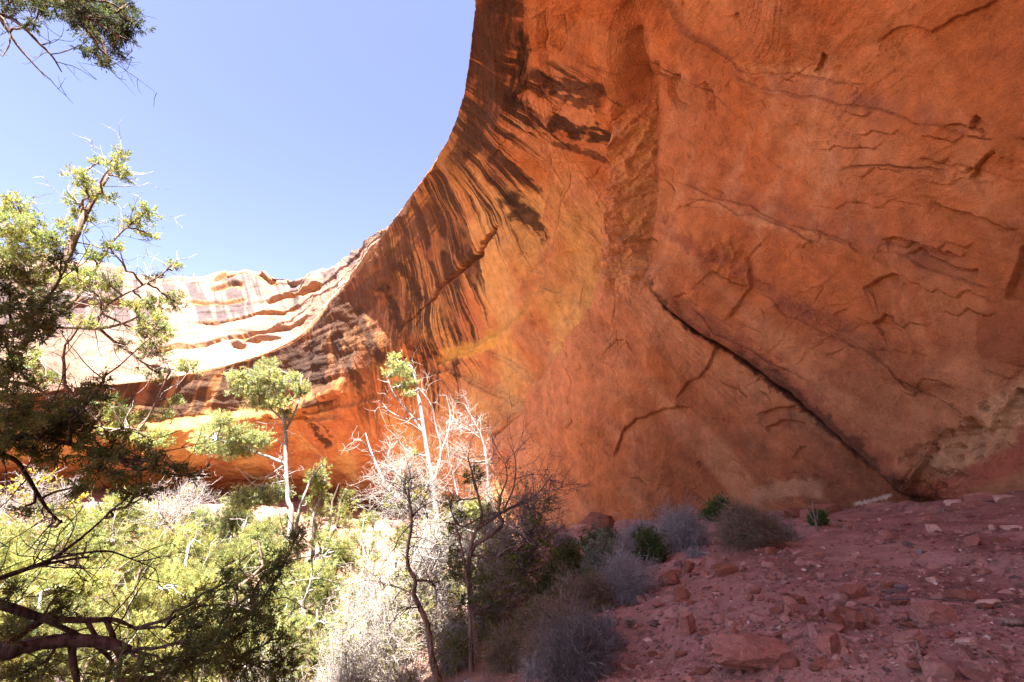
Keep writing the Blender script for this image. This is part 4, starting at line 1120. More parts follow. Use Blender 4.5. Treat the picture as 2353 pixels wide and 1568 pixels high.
tree("juniper_tree", "nearest juniper, its dark shaded boughs reaching in from the lower corner", 4.6, near_trunk, (60, 6), NL, NC + [(-250, 620, 110, 60), (-300, 480, 100, 60), (-190, 430, 80, 50), (-260, 320, 90, 60), (-240, 210, 60, 50), (-330, 760, 90, 60)], dens=1.5, **LEAF_N, seed=11, jitter=.35, col=GREEN * np.array([.46, .47, .46]), twigs=90, tw_len=.45, tw_r=.006, twmat=MAT_TWIG, sides=10, up=.2, bark=MAT_SHADEBARK)
# --- overhead bough at the top corner, of a juniper whose trunk stands outside; leaf colour lowered to paint its shade
OT = [(-560, 1500), (-520, 1000), (-470, 500), (-430, 100), (-400, -120), (-390, -330)]
OL = [([(-400, 60), (-200, -30), (0, -30), (120, 0), (180, 25), (215, 62), (240, 110), (248, 150)], 20, 3, 0), ([(-420, 100), (-200, -10), (0, 34), (50, 60), (90, 100), (120, 130), (142, 166)], 10, 2, .2), ([(-200, 0), (-30, 20), (10, 60), (40, 105), (75, 145), (104, 176)], 7, 2, .1),
      ([(0, 30), (20, 60), (22, 100), (5, 130)], 4, 2, 0), ([(120, 0), (200, 0), (260, 10), (310, 50)], 9, 2, .1), ([(60, 0), (90, -10), (85, 40), (70, 60)], 4, 2, .1), ([(180, 30), (250, 70), (290, 90)], 5, 2, 0)]
OC = [(20, 12, 26, 20), (65, 5, 40, 14), (120, 15, 36, 20), (165, 30, 36, 22), (215, 35, 44, 26), (262, 30, 40, 28), (300, 52, 26, 20), (250, 70, 44, 24), (205, 80, 24, 16), (280, 85, 28, 14), (262, 115, 26, 14), (215, 120, 16, 12), (235, 142, 18, 12), (70, 50, 14, 12), (200, 0, 40, 14), (290, 10, 26, 14), (190, 132 - 20, 14, 10)]
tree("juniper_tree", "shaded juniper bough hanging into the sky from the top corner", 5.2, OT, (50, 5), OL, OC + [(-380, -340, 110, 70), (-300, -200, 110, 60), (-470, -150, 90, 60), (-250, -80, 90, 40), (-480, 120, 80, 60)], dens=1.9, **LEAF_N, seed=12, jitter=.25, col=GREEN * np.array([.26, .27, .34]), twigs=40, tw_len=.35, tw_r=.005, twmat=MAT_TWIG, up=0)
# --- tall juniper on the left, half in the sun
T1T = [(-70, 980), (-10, 872), (20, 818), (58, 764), (98, 692), (144, 612), (172, 546), (196, 493), (228, 437), (258, 388), (276, 345)]
T1L = [([(58, 764), (110, 742), (160, 700), (196, 660), (228, 604), (268, 545), (340, 482)], 10, 2.5), ([(90, 745), (157, 752), (228, 755), (281, 744), (318, 728)], 9, 3, -.5), ([(232, 755), (241, 706), (280, 680), (320, 660), (369, 633), (396, 606)], 5, 2), ([(240, 752), (232, 700), (226, 680)], 5, 2),
       ([(250, 770), (268, 790), (303, 813), (333, 836), (375, 846), (430, 855)], 5, 2), ([(200, 480), (170, 450), (178, 400)], 4, 2), ([(258, 388), (300, 405)], 3, 2), ([(98, 692), (60, 640), (40, 580), (30, 500)], 8, 2, .8), ([(98, 692), (40, 650), (0, 600)], 7, 3, .8), ([(20, 820), (90, 790), (140, 745)], 6, 3),
       ([(30, 800), (90, 830), (160, 880), (170, 930)], 5, 2), ([(40, 560), (80, 545), (120, 545)], 4, 2), ([(296, 740), (350, 780), (340, 820)], 4, 2), ([(20, 880), (80, 890), (130, 930), (200, 960), (240, 1000)], 6, 2, .6), ([(196, 660), (232, 690), (245, 705)], 4, 3), ([(380, 960), (330, 975), (280, 985), (230, 1000)], 3, 4)]
T1C = [(276, 358, 14, 20), (268, 388, 20, 15), (292, 405, 16, 15), (225, 372, 16, 9), (186, 408, 28, 16), (205, 440, 24, 18), (166, 460, 18, 12), (242, 453, 24, 10), (192, 494, 32, 14), (332, 485, 28, 16), (306, 515, 34, 14), (346, 540, 17, 10), (30, 470, 24, 22), (20, 515, 40, 24), (75, 503, 20, 14),
       (90, 540, 36, 15), (152, 522, 24, 15), (120, 560, 32, 18), (60, 575, 40, 24), (20, 605, 34, 28), (252, 570, 24, 13), (212, 588, 24, 13), (396, 610, 18, 13), (360, 636, 18, 9), (252, 652, 28, 22), (178, 640, 34, 24), (110, 645, 36, 28), (232, 700, 24, 14), (350, 700, 28, 20), (402, 692, 22, 22), (345, 745, 32, 28), (352, 800, 28, 24), (382, 765, 20, 20), (310, 702, 16, 14), (432, 842, 28, 12), (360, 860, 32, 11), (280, 790, 18, 10),
       (185, 742, 26, 11), (60, 830, 30, 20), (110, 870, 30, 18), (60, 640, 30, 24), (265, 930, 24, 18), (270, 955, 30, 18), (330, 955, 20, 12), (380, 950, 16, 12), (300, 990, 34, 20), (255, 990, 28, 18), (350, 1010, 40, 18), (20, 545, 30, 20), (405, 920, 18, 10)]
tree("juniper_tree", "tall sunlit juniper with a bare leaning top against the sky", 8.6, T1T, (54, 3), T1L, T1C, dens=1.45, col=GREEN * 1.2, leaf=.038, tuft=.060, k=24, wr=.26, grow=1.2, seed=13, jitter=.55, twigs=120, tw_len=.5, tw_r=.007, bark=MAT_BARK)
# --- slim juniper with a clean trunk in the middle distance
tree("juniper_tree", "slim juniper with a clean pale trunk and rounded top", 18, [(666, 1215), (661, 1150), (657, 1080), (655, 1000), (651, 962), (642, 925)], (15, 7),
     [([(655, 990), (676, 950), (690, 905), (692, 868)], 6, 2), ([(650, 965), (600, 920), (560, 890), (532, 862)], 5, 2), ([(648, 950), (635, 905), (618, 850)], 6, 2), ([(658, 1066), (610, 1048), (560, 1030), (500, 1010)], 8, 3), ([(658, 1060), (600, 1100), (560, 1085)], 4, 1.5), ([(655, 1030), (630, 1010), (612, 1004)], 3, 1), ([(656, 1100), (590, 1115), (540, 1070)], 3, 1)],
     [(615, 845, 22, 20), (598, 868, 32, 22), (642, 880, 30, 24), (545, 868, 24, 18), (556, 896, 28, 15), (600, 905, 34, 17), (676, 868, 15, 13), (692, 895, 20, 17), (640, 925, 34, 16), (600, 930, 32, 12), (655, 950, 20, 10), (512, 962, 24, 14), (490, 1000, 38, 26), (550, 998, 40, 24), (596, 1010, 26, 20), (540, 1034, 50, 16), (470, 1030, 26, 15), (640, 1130, 30, 20), (600, 1140, 40, 20), (560, 1150, 40, 22)],
     dens=2.4, col=GREEN * np.array([1.35, 1.3, 1.6]), leaf=.055, tuft=.095, k=26, wr=.26, grow=1.27, seed=14, jitter=.5, twigs=60, tw_len=.6, tw_r=.012, bark=MAT_DEAD)
# --- half dead juniper with tufts at the top
tree("juniper_tree", "half dead juniper with two green tufts on a tall bleached trunk", 16, [(1008, 1330), (1004, 1200), (994, 1120), (983, 1050), (968, 950), (957, 885), (945, 842)], (24, 5),
     [([(976, 1005), (945, 955), (905, 905), (890, 868)], 7, 2), ([(972, 958), (930, 962), (895, 945), (878, 925)], 3.5, 1.2), ([(980, 990), (940, 972), (905, 960)], 3.5, 1.2), ([(1022, 1120), (1013, 1040), (1003, 985), (990, 930), (962, 892)], 7, 2), ([(1016, 1035), (1030, 990), (1034, 950), (1026, 912)], 5, 1.5), ([(1030, 985), (1042, 960), (1040, 925)], 2.5, 1),
      ([(995, 1180), (940, 1160), (900, 1130), (870, 1080), (850, 1030), (840, 995)], 11, 2), ([(852, 1032), (832, 1014), (812, 1010)], 3, 1), ([(870, 1080), (890, 1050), (895, 1030)], 3, 1), ([(985, 1050), (935, 1035), (905, 1000), (888, 985)], 4, 1.2)],
     [(905, 822, 20, 15), (916, 846, 28, 18), (934, 858, 22, 16), (893, 858, 16, 13), (924, 888, 28, 14), (948, 880, 16, 12), (940, 905, 18, 9), (952, 1040, 9, 12)],
     dens=2.2, col=GREEN * np.array([1.35, 1.3, 1.6]), leaf=.058, tuft=.085, k=22, wr=.28, grow=1.02, seed=15, jitter=.35, twigs=70, tw_len=.7, tw_r=.010, bark=MAT_DEAD)
# --- dead white trees behind
tree("dead_tree", "bleached dead tree curving to a thin forked tip", 18.5, [(1126, 1240), (1122, 1160), (1120, 1080), (1108, 1010), (1090, 970), (1068, 930)], (11, 2),
     [([(1118, 1070), (1135, 1040), (1150, 1010)], 3, 1), ([(1108, 1010), (1080, 990), (1050, 975)], 3, 1), ([(1122, 1110), (1095, 1090), (1085, 1060)], 3, 1)], twigs=60, tw_len=.9, tw_r=.010, bark=MAT_DEAD, seed=16, tw_levels=3)
tree("dead_tree", "second bleached dead tree, thinner, left of the curving one", 17.5, [(1075, 1240), (1058, 1165), (1040, 1090), (1030, 1040), (1028, 995)], (8, 2),
     [([(1040, 1090), (1060, 1060), (1075, 1035)], 3, 1)], twigs=50, tw_len=.8, tw_r=.009, bark=MAT_DEAD, seed=17, tw_levels=3)
# --- crooked dark trunk close by
tree("dead_tree", "crooked dark bare trunk rising through pale brush near the bottom edge", 8.2, [(1010, 1580), (994, 1520), (987, 1474), (980, 1432), (964, 1396), (951, 1366), (954, 1334), (939, 1305), (936, 1269), (944, 1220), (946, 1187), (941, 1154), (938, 1120)], (19, 4),
     [([(954, 1334), (985, 1336), (1000, 1350), (1004, 1390)], 6, 1.5), ([(944, 1200), (915, 1240), (905, 1270)], 3, 1), ([(951, 1366), (900, 1345), (880, 1350)], 3, 1), ([(946, 1187), (970, 1165), (1000, 1150)], 4, 1), ([(941, 1154), (930, 1120), (945, 1100)], 3, 1), ([(964, 1396), (930, 1400), (905, 1420)], 3, 1)],
     twigs=100, tw_len=.42, tw_r=.006, twmat=MAT_TWIG, seed=18, tw_levels=3)
# --- forked dark juniper with bare limbs to the right
tree("juniper_tree", "forked dark juniper with a long bare limb sweeping right", 10.5, [(1100, 1500), (1088, 1420), (1078, 1340), (1080, 1270), (1091, 1226), (1107, 1187), (1098, 1138), (1085, 1089), (1075, 1050)], (20, 3),
     [([(1082, 1275), (1092, 1252), (1133, 1226), (1154, 1202), (1144, 1184), (1130, 1180)], 13, 9, .1), ([(1100, 1215), (1125, 1195), (1143, 1184), (1173, 1167), (1212, 1151), (1241, 1128), (1270, 1089)], 11, 2.5, .3), ([(1085, 1275), (1110, 1280), (1140, 1282), (1165, 1262), (1210, 1248)], 6, 2), ([(1150, 1180), (1150, 1140), (1165, 1100), (1160, 1060)], 6, 2),
      ([(1160, 1172), (1180, 1120), (1185, 1070), (1180, 1040)], 5, 1.5), ([(1212, 1151), (1235, 1140), (1290, 1120)], 4, 1.5), ([(1107, 1187), (1060, 1210), (1035, 1170), (1036, 1150)], 5, 2), ([(1023, 1540), (1036, 1477), (1058, 1442), (1091, 1412), (1124, 1393), (1156, 1373), (1175, 1365)], 8, 2.5, .4)],
     [(1035, 1150, 22, 14), (1036, 1226, 14, 20), (1046, 1290, 18, 30), (1050, 1330, 20, 14), (1075, 1310, 20, 20), (1095, 1060 + 30, 12, 20), (1075, 1100, 14, 14), (1060, 1190, 14, 14)],
     dens=1.3, leaf=.055, tuft=.07, k=14, wr=.26, seed=19, jitter=.3, twigs=130, tw_len=.75, tw_r=.008, twmat=MAT_TWIG, col=GREEN * .5, tw_levels=3, lump=.14)  # leaf colour lowered to stand in for shade
# --- thin dark stem with drooping sprays
tree("juniper_tree", "thin straight dark juniper with sparse drooping sprays", 8.8, [(1086, 1590), (1083, 1510), (1081, 1448), (1079, 1400), (1076, 1350), (1066, 1285), (1052, 1225), (1036, 1170)], (13, 3),
     [([(1079, 1376), (1120, 1372), (1150, 1368)], 3.5, 1), ([(1076, 1340), (1110, 1325), (1150, 1318)], 3.5, 1), ([(1080, 1400), (1130, 1362), (1200, 1338)], 3.5, 1), ([(1082, 1470), (1055, 1480), (1035, 1495)], 3, 1), ([(1072, 1310), (1045, 1300), (1030, 1310)], 3, 1)],
     [(1117, 1327, 30, 13), (1092, 1342, 28, 12), (1075, 1376, 26, 11), (1118, 1372, 30, 10), (1195, 1340, 20, 7), (1160, 1352, 16, 7), (1052, 1488, 24, 20), (1040, 1470, 16, 14), (1040, 1315, 18, 14), (1060, 1390, 16, 10), (1060, 1420, 14, 10), (1045, 1270, 12, 12), (1140, 1390, 18, 8)],
     dens=1.2, leaf=.05, tuft=.065, k=14, wr=.24, seed=20, jitter=.25, twigs=60, tw_len=.4, tw_r=.006, twmat=MAT_TWIG, col=GREEN * .42, up=-.2)  # sprays coloured darker in place of shade
# --- leafy broadleaf trees
def broad(name, label, r, trunk, wt, limbs, clumps, col, seed, dens=.5, leaf=.07, twigs=160, tw_len=.7, cat="tree", twmat=None, tw_r=.009, k=9, tuft=.2, **kw):
    return tree(name, label, r, trunk, wt, limbs, clumps, cat, None, dens, leaf, tuft, k, np.array(col), twigs=twigs, tw_len=tw_len, tw_r=tw_r, seed=seed, mat=MAT_BROAD, wr=.6, shell=.1, twmat=twmat or MAT_DEAD, var=.2, tw_levels=3, **kw)
YG = (.15, .17, .022)
broad("leafy_tree", "yellow green leafy sapling at the shadow edge by the slope", 13, [(1216, 1400), (1206, 1334), (1210, 1269), (1218, 1213), (1224, 1160)], (12, 3), [([(1210, 1290), (1240, 1250), (1265, 1230)], 4, 1), ([(1208, 1320), (1180, 1280), (1170, 1240)], 4, 1), ([(1216, 1230), (1240, 1190), (1260, 1150)], 3, 1)],
      [(1232, 1255, 40, 36), (1252, 1305, 34, 30), (1190, 1262, 28, 30), (1225, 1200, 30, 28), (1262, 1250, 24, 30), (1200, 1320, 30, 24), (1235, 1345, 30, 20), (1250, 1160, 24, 26), (1165, 1300, 24, 30)], (.12, .15, .02), 21, bark=MAT_BARK, twmat=MAT_TWIG, dens=.8)
broad("leafy_tree", "thin spring green shrub before the half dead juniper", 15, [(960, 1300), (950, 1230), (945, 1180), (950, 1120)], (10, 3), [([(950, 1220), (910, 1170), (890, 1130)], 4, 1), ([(948, 1200), (970, 1150), (985, 1110)], 4, 1), ([(950, 1180), (925, 1120), (930, 1080)], 3, 1)],
      [(940, 1100, 30, 18), (905, 1120, 26, 18), (900, 1160, 28, 22), (950, 1140, 32, 22), (975, 1110, 22, 20), (925, 1190, 30, 20), (930, 1070, 20, 14)], (.19, .19, .03), 22, dens=.8, twigs=240, tw_len=.9, bark=MAT_DEAD, twmat=MAT_DRY['white'])
broad("leafy_tree", "yellow leaved tree low beside the tall juniper", 24, [(60, 1300), (64, 1220), (70, 1160), (80, 1110)], (12, 3), [([(64, 1220), (20, 1180), (0, 1150)], 4, 1), ([(68, 1200), (120, 1160), (150, 1130)], 4, 1)],
      [(40, 1130, 40, 26), (100, 1120, 40, 24), (10, 1170, 36, 26), (80, 1165, 44, 26), (150, 1150, 36, 24), (130, 1195, 40, 24), (40, 1210, 46, 26), (180, 1190, 30, 22)], (.30, .24, .03), 23, leaf=.13, tuft=.35, dens=.7, tw_r=.012, bark=MAT_DEAD)
broad("leafy_tree", "small golden shrub in front of the red shaded ledge", 22, [(400, 1290), (398, 1240), (400, 1190), (410, 1140)], (9, 2), [([(400, 1220), (375, 1190), (365, 1170)], 3, 1), ([(402, 1190), (430, 1160), (440, 1140)], 3, 1)],
      [(400, 1150, 24, 14), (430, 1135, 22, 14), (380, 1190, 26, 18), (415, 1180, 26, 18), (360, 1210, 26, 18), (400, 1220, 34, 18)], (.28, .22, .03), 24, leaf=.10, tuft=.3, dens=.6, twigs=140, tw_len=.9, tw_r=.012, bark=MAT_DEAD)

broad("leafy_shrub", "pale spring green shrub filling the fork of the dark juniper", 12.5, [(1120, 1430), (1118, 1360), (1122, 1300), (1130, 1230)], (9, 2), [([(1118, 1340), (1085, 1300), (1070, 1270)], 3, 1), ([(1120, 1300), (1160, 1260), (1180, 1220)], 3, 1)],
      [(1120, 1250, 34, 26), (1150, 1295, 34, 26), (1085, 1320, 30, 24), (1165, 1225, 26, 24), (1120, 1360, 34, 22), (1175, 1330, 26, 24), (1095, 1270, 24, 22)], (.20, .22, .05), 25, dens=.55, leaf=.05, tuft=.16, bark=MAT_DEAD)
broad("leafy_shrub", "pale spring green shrub just left of the forked dark juniper", 12, [(1015, 1430), (1012, 1360), (1005, 1290), (1000, 1230)], (9, 2), [([(1012, 1340), (980, 1300), (965, 1270)], 3, 1), ([(1008, 1300), (1035, 1260), (1045, 1230)], 3, 1)],
      [(1000, 1240, 28, 24), (980, 1290, 28, 24), (1025, 1290, 28, 24), (1005, 1340, 30, 22), (1030, 1380, 26, 20), (985, 1180, 22, 22), (1020, 1200, 20, 20)], (.20, .22, .05), 26, dens=.5, leaf=.05, tuft=.16, bark=MAT_DEAD)
# --- juniper thicket in the sun: (centre x, top y, half width, r, shade of green, label)
def bush_juniper(label, cx, top, hw, r, seed, tone=1.0, dens=.95, ntr=3, yel=0.0):
    rng = np.random.default_rng(seed)
    c = P(cx, top - 30, r)
    gx_, gy_ = c[0], c[1]
    g = gz(gx_, gy_)
    H = c[2] - g
    if H < .8: g = c[2] - .8; H = .8
    hwm = hw * r / F0
    e = empty("juniper_bush", (gx_, gy_, g)); tag(e, label, "juniper", "sunlit junipers filling the canyon bottom")
    mb, cm = MB(), MB()
    col = GREEN * tone * np.array([1 + .5 * yel, 1 + .25 * yel, 1])
    lines = []
    for k in range(ntr):
        a = rng.uniform(0, 6.28)
        tip = np.array([gx_ + math.cos(a) * hwm * .45, gy_ + math.sin(a) * hwm * .45, g + H * rng.uniform(.6, .95)])
        ln = wander(np.array([gx_ + .15 * math.cos(a), gy_ + .15 * math.sin(a), g - .1]), tip, 12, .10, rng)
        mb.tubes(ln[None], np.linspace(.085, .02, 12)[None] * (H / 3) ** .5, 6, .12, rng)
        lines.append(ln)
    lf = .0042 * r ** .72 * 1.5
    ncl = int(26 + 14 * hwm)
    for k in range(ncl):
        u = rng.uniform(.06, 1.0) ** .8
        wmax = hwm * (math.sin(math.pi * min(.97, u * .78 + .16)) ** .8)
        a = rng.uniform(0, 6.28); q = wmax * rng.uniform(.25, 1) ** .6 * .85
        cc = np.array([gx_ + math.cos(a) * q, gy_ + math.sin(a) * q, g + H * u - .12 * H * (u > .9)])
        s = rng.uniform(.17, .34) * (hwm + .5)
        ra = np.array([s, s, s * rng.uniform(.7, 1.15)])
        tc = foliage(cm, cc, ra, dens, lf, lf * 1.7, 26, col * math.exp(rng.normal() * .2), .32, rng, .5, .35, .22)
        ap = near_point(lines, cc)
        ln = wander(ap, cc + (cc - ap) * .5, 8, .12, rng)
        mb.tubes(ln[None], np.linspace(.02, .006, 8)[None], 4)
    tm = MB()
    bare_twigs(tm, lines, 26, hwm * .8, .010, rng, 2)
    mb.build2(tm, "trunk", MAT_DEAD if seed % 2 else MAT_BARK, MAT_DEAD, e, e.location)
    cm.build("crown", MAT_LEAF, e, e.location, tint=True)
    return e
BUSH = [("broad juniper below the tall leaning one at the frame edge", 40, 1225, 120, 13, 1.0, .2), ("rounded juniper behind the dark near bough", 215, 1170, 80, 20, 1.0, .1), ("low spreading juniper under the golden shrub", 330, 1250, 100, 16, 1.05, .3),
        ("juniper standing right of the golden shrub", 465, 1160, 62, 24, .9, 0), ("juniper with a ragged top left of the slim trunk", 555, 1165, 60, 21, .85, 0), ("yellowish juniper filling the centre of the thicket", 440, 1290, 110, 13, 1.05, .4), ("bright juniper above the near bough end", 570, 1250, 80, 16, 1.0, .2),
        ("lowest juniper in the corner behind thick bare boughs", 120, 1380, 130, 9.5, .95, .3), ("juniper seen between the thick bare boughs", 300, 1420, 110, 9, 1.0, .5), ("upright juniper right of the slim pale trunk", 735, 1045, 46, 20, 1.0, .15), ("small spiky juniper on the rubble edge", 800, 1115, 34, 21, 1.0, .2),
        ("tall narrow juniper beside pale brush", 735, 1300, 62, 13, 1.0, .25), ("dense juniper left of the tall narrow one", 650, 1330, 60, 14, .9, .1), ("round juniper on the rubble right of the slim trunk", 780, 1230, 60, 19, .95, .2), ("juniper tucked low behind the dark bough tip", 690, 1420, 70, 10.5, .9, .2),
        ("dim juniper behind the bleached dead trees", 1060, 1160, 60, 19, 1.0, .25), ("low juniper under the half dead trunk", 1005, 1230, 44, 15, .9, .3), ("small juniper at the left edge of the rubble", 650, 1190, 60, 25, .95, .1), ("faraway juniper at the foot of the far wall", 130, 1235, 70, 30, .95, .3), ("faraway juniper in the gap under the slim tree", 320, 1180, 60, 30, .9, .2),
        ("pale juniper high at the frame edge under the yellow tree", 20, 1190, 80, 22, 1.05, .3), ("juniper between the yellow tree and the dark bough tip", 270, 1140, 70, 26, 1.0, .3), ("juniper directly under the golden shrub", 400, 1210, 70, 19, 1.0, .3), ("juniper crowding the left side of the slim trunk", 600, 1200, 60, 17.5, 1.0, .2),
        ("juniper on the canyon floor in front of the slim trunk", 690, 1290, 60, 15.5, 1.0, .3), ("bright low juniper right of the near bough", 180, 1290, 100, 11.5, 1.1, .4), ("leaning low juniper in the heart of the thicket", 370, 1340, 90, 11, 1.05, .5), ("shaggy low juniper above the bottom edge", 540, 1440, 90, 9.5, 1.0, .3),
        ("tall juniper rising behind the golden shrub", 345, 1145, 46, 25, 1.0, .2), ("dense juniper left of the bleached brush and rubble", 560, 1160, 56, 22, 1.0, .2), ("high juniper under the dark bough on the left", 200, 1150, 60, 24, 1.0, .2), ("pale green juniper between slim tree and golden shrub", 470, 1200, 60, 18, 1.05, .3), ("bushy juniper at the slim trunk foot", 640, 1240, 60, 16.5, 1.0, .2),
        ("soft green juniper between the two bleached dead trees", 1100, 1165, 46, 17, 1.0, .3), ("low green juniper behind the crooked dark trunk", 940, 1215, 46, 14, 1.0, .35), ("green juniper under the forked juniper limb", 1150, 1270, 50, 13.5, .95, .4),
        ("small juniper near the far ledge shade", 500, 1190, 50, 28, .95, .1), ("small juniper at the sunny end of the rubble", 850, 1180, 36, 23, 1.0, .2)]
for k, (lab, cx, top, hw, r, tone, yel) in enumerate(BUSH):
    bush_juniper(lab, cx, top, hw, r, 300 + k, tone, yel=yel)

# --- brush: many thin stems
def brush(name, label, cx, base_y, w, h, kind, seed, stems=260, r=None, droop=.5, leafy=0, leafcol=(.10, .13, .05), rad=.0035, leaf=.03, forks=2, cat="shrub", group=None, k=5, stiff=.25):
    rng = np.random.default_rng(seed)
    g = ground_hit(cx, base_y) if r is None else None
    if g is None:
        q = P(cx, base_y, r if r else 20)
        g = np.array([q[0], q[1], gz(q[0], q[1])])
        h += max(-h * .5, (q[2] - g[2]) / (r / F0))
    f = g[1] * CP + (g[2] - EYE[2]) * SP
    m = f / F0
    W, Hh = w * m / 2, h * m
    e = empty(name, g); tag(e, label, cat, group)
    M = stems; n = 9
    a = rng.uniform(0, 6.28, M); q = np.sqrt(rng.uniform(0, 1, M))
    dirs = np.stack([np.cos(a) * q, np.sin(a) * q, np.sqrt(np.maximum(.05, 1 - q * q)) * 1.0], 1)
    L = np.stack([W, W, Hh]) if False else None
    end = np.stack([dirs[:, 0] * W, dirs[:, 1] * W, dirs[:, 2] * Hh], 1) * rng.uniform(.6, 1.12, M)[:, None]
    t = np.linspace(0, 1, n)
    lobe = .78 + .62 * noise3(dirs * 1.7 + seed) + .25 * noise3(dirs * 4.5 + seed)
    end *= np.clip(lobe, .3, 1.4)[:, None]
    wild = rng.random(M) < .05
    end[wild] *= 1.3
    root = np.stack([np.cos(a) * q, np.sin(a) * q, 0 * a], 1) * W * .42
    tt = t[None, :, None]
    pts = root[:, None] * (1 - tt) + end[:, None] * np.stack([t ** (1 + stiff * 2), t ** (1 + stiff * 2), t ** (1 - stiff)], 1)[None]
    pts[:, :, 2] -= droop * Hh * .30 * (t ** 3)[None] * q[:, None]
    wv = np.cumsum(rng.normal(size=(M, n, 3)), 1); wv -= wv[:, :1]
    pts += wv * (W + Hh) * .010
    pts[:, :, 2] = np.maximum(pts[:, :, 2], -.03)
    mb, hb = MB(), MB(); s = max(1.0, m / .0052)
    hi = rng.random(M) < .38
    hb.tubes(pts[hi], (rad * 1.7 * s) * rng.uniform(.7, 1.4, hi.sum())[:, None] * np.linspace(1, .5, n)[None], 3)
    mb.tubes(pts, (rad * s) * rng.uniform(.6, 1.3, M)[:, None] * np.linspace(1, .4, n)[None], 3)
    P0 = pts
    tips = [pts[:, -1]]
    for lv in range(forks):
        MM = len(P0); f_ = 3 if lv == 0 else 2
        idx = np.repeat(np.arange(MM), f_); j = rng.integers(3, P0.shape[1], len(idx))
        st = P0[idx, j]; d = unit(P0[idx, j] - P0[idx, j - 1])
        d = unit(d + .75 * rng.normal(size=d.shape) + np.array([0, 0, .15]))
        LL = (W + Hh) * rng.uniform(.10, .24, len(idx)) / (1 + lv)
        pp = [st]
        for _ in range(4):
            d = unit(d + .22 * rng.normal(size=d.shape) + np.array([0, 0, -.10 * droop]))
            pp.append(pp[-1] + d * (LL / 4)[:, None])
        pp = np.stack(pp, 1)
        mb.tubes(pp, (rad * .62 * s) * np.tile(np.linspace(1, .5, 5), (len(idx), 1)), 3)
        P0 = pp; tips.append(pp.reshape(-1, 3))
    mb.build2(hb, "stems", MAT_DRY[kind], MAT_DRY[dict(dark="grey", grey="white", tan="grey", white="white", olive="olive")[kind]], e, (0, 0, 0))
    if leafy:
        cm = MB()
        tp = np.vstack(tips)
        sel = tp[rng.integers(len(tp), size=leafy)]
        K = leafy * k
        b = np.repeat(sel, k, 0) + rng.normal(size=(K, 3)) * leaf * .6
        d = unit(rng.normal(size=(K, 3)) + np.array([0, 0, .7]))
        l_ = leaf * s * rng.uniform(.6, 1.3, K)
        c = np.asarray(leafcol)[None] * np.exp(rng.normal(size=K) * .25)[:, None]
        cm.leaves(b, d, l_, l_ * .35, c, rng)
        cm.build("leaves", MAT_LEAF, e, (0, 0, 0), tint=True)
    return e
# in the shade of the alcove
brush("dead_bush", "large dark dead bush mound at the bottom of the slope edge", 1320, 1562, 190, 125, 'dark', 51, stems=1100, rad=.0032, forks=2)
brush("dead_bush", "wide tangle of dry tan brush above the dark dead mound", 1300, 1470, 210, 100, 'tan', 52, stems=800, rad=.003)
brush("dead_bush", "grey dry bush sprawling against the red slope", 1440, 1372, 150, 85, 'grey', 53, stems=800, rad=.003)
brush("sagebrush", "silvery sagebrush with a dark centre between two green bushes", 1392, 1338, 100, 95, 'dark', 54, stems=350, leafy=3800, leafcol=(.15, .165, .125), leaf=.035)
brush("green_bush", "larger dark green broom bush left of the grey rabbitbrush", 1388, 1280, 92, 66, 'olive', 55, stems=1500, leafy=1500, leafcol=(.045, .085, .018), leaf=.05, forks=1, droop=0, rad=.004)
brush("green_bush", "smaller dark green broom bush under the rabbitbrush", 1495, 1296, 76, 62, 'olive', 56, stems=1400, leafy=1500, leafcol=(.045, .085, .018), leaf=.05, forks=1, droop=0, rad=.004)
brush("rabbitbrush", "big pale grey rabbitbrush ball near the cliff foot", 1568, 1262, 120, 96, 'grey', 57, stems=1100, rad=.003)
brush("rabbitbrush", "pale grey brush leaning out left of the rabbitbrush ball", 1480, 1262, 110, 62, 'grey', 58, stems=700, rad=.003)
brush("dead_bush", "wide tan dry bush in the middle of the upper slope", 1722, 1256, 150, 84, 'tan', 59, stems=1200, rad=.0032)
brush("rabbitbrush", "greyish end bush joined to the tan dry bush", 1795, 1236, 84, 58, 'grey', 60, stems=600, rad=.003, leafy=500, leafcol=(.06, .09, .03))
brush("green_bush", "low green bush behind the tan dry bush", 1658, 1196, 70, 40, 'olive', 61, stems=300, leafy=2200, leafcol=(.06, .10, .025), leaf=.045)
brush("green_bush", "small bright green plant beside a dead sprout", 1884, 1218, 38, 30, 'olive', 62, stems=260, leafy=1300, leafcol=(.05, .12, .02), leaf=.035, forks=1)
brush("green_bush", "dark green bush alone at the foot of the cave wall", 2114, 1150, 48, 24, 'olive', 63, stems=260, leafy=1500, leafcol=(.035, .075, .018), leaf=.05)
brush("green_bush", "olive bush in shade behind the sagebrush", 1312, 1330, 90, 70, 'olive', 64, stems=420, leafy=1800, leafcol=(.07, .09, .022), leaf=.045)
brush("dead_bush", "brown twiggy bush at the shadow edge", 1230, 1450, 110, 70, 'tan', 65, stems=520, rad=.003, leafy=700, leafcol=(.10, .11, .02))
brush("dead_bush", "sparse brown brush beside the thin dark juniper", 1165, 1540, 130, 80, 'tan', 66, stems=420, rad=.003, leafy=400, leafcol=(.10, .11, .02))
brush("dead_bush", "low grey brush in front of the squared boulder", 1300, 1268, 80, 40, 'grey', 67, stems=380, rad=.003)
brush("dry_yucca", "dried yucca with spiky drooping leaves by the thin dark juniper", 1078, 1590, 66, 50, 'tan', 68, stems=90, rad=.010, forks=0, droop=1.6, stiff=.1)
brush("dead_bush", "second dark dead mound just above the largest one", 1370, 1500, 150, 90, 'dark', 69, stems=700, rad=.003)
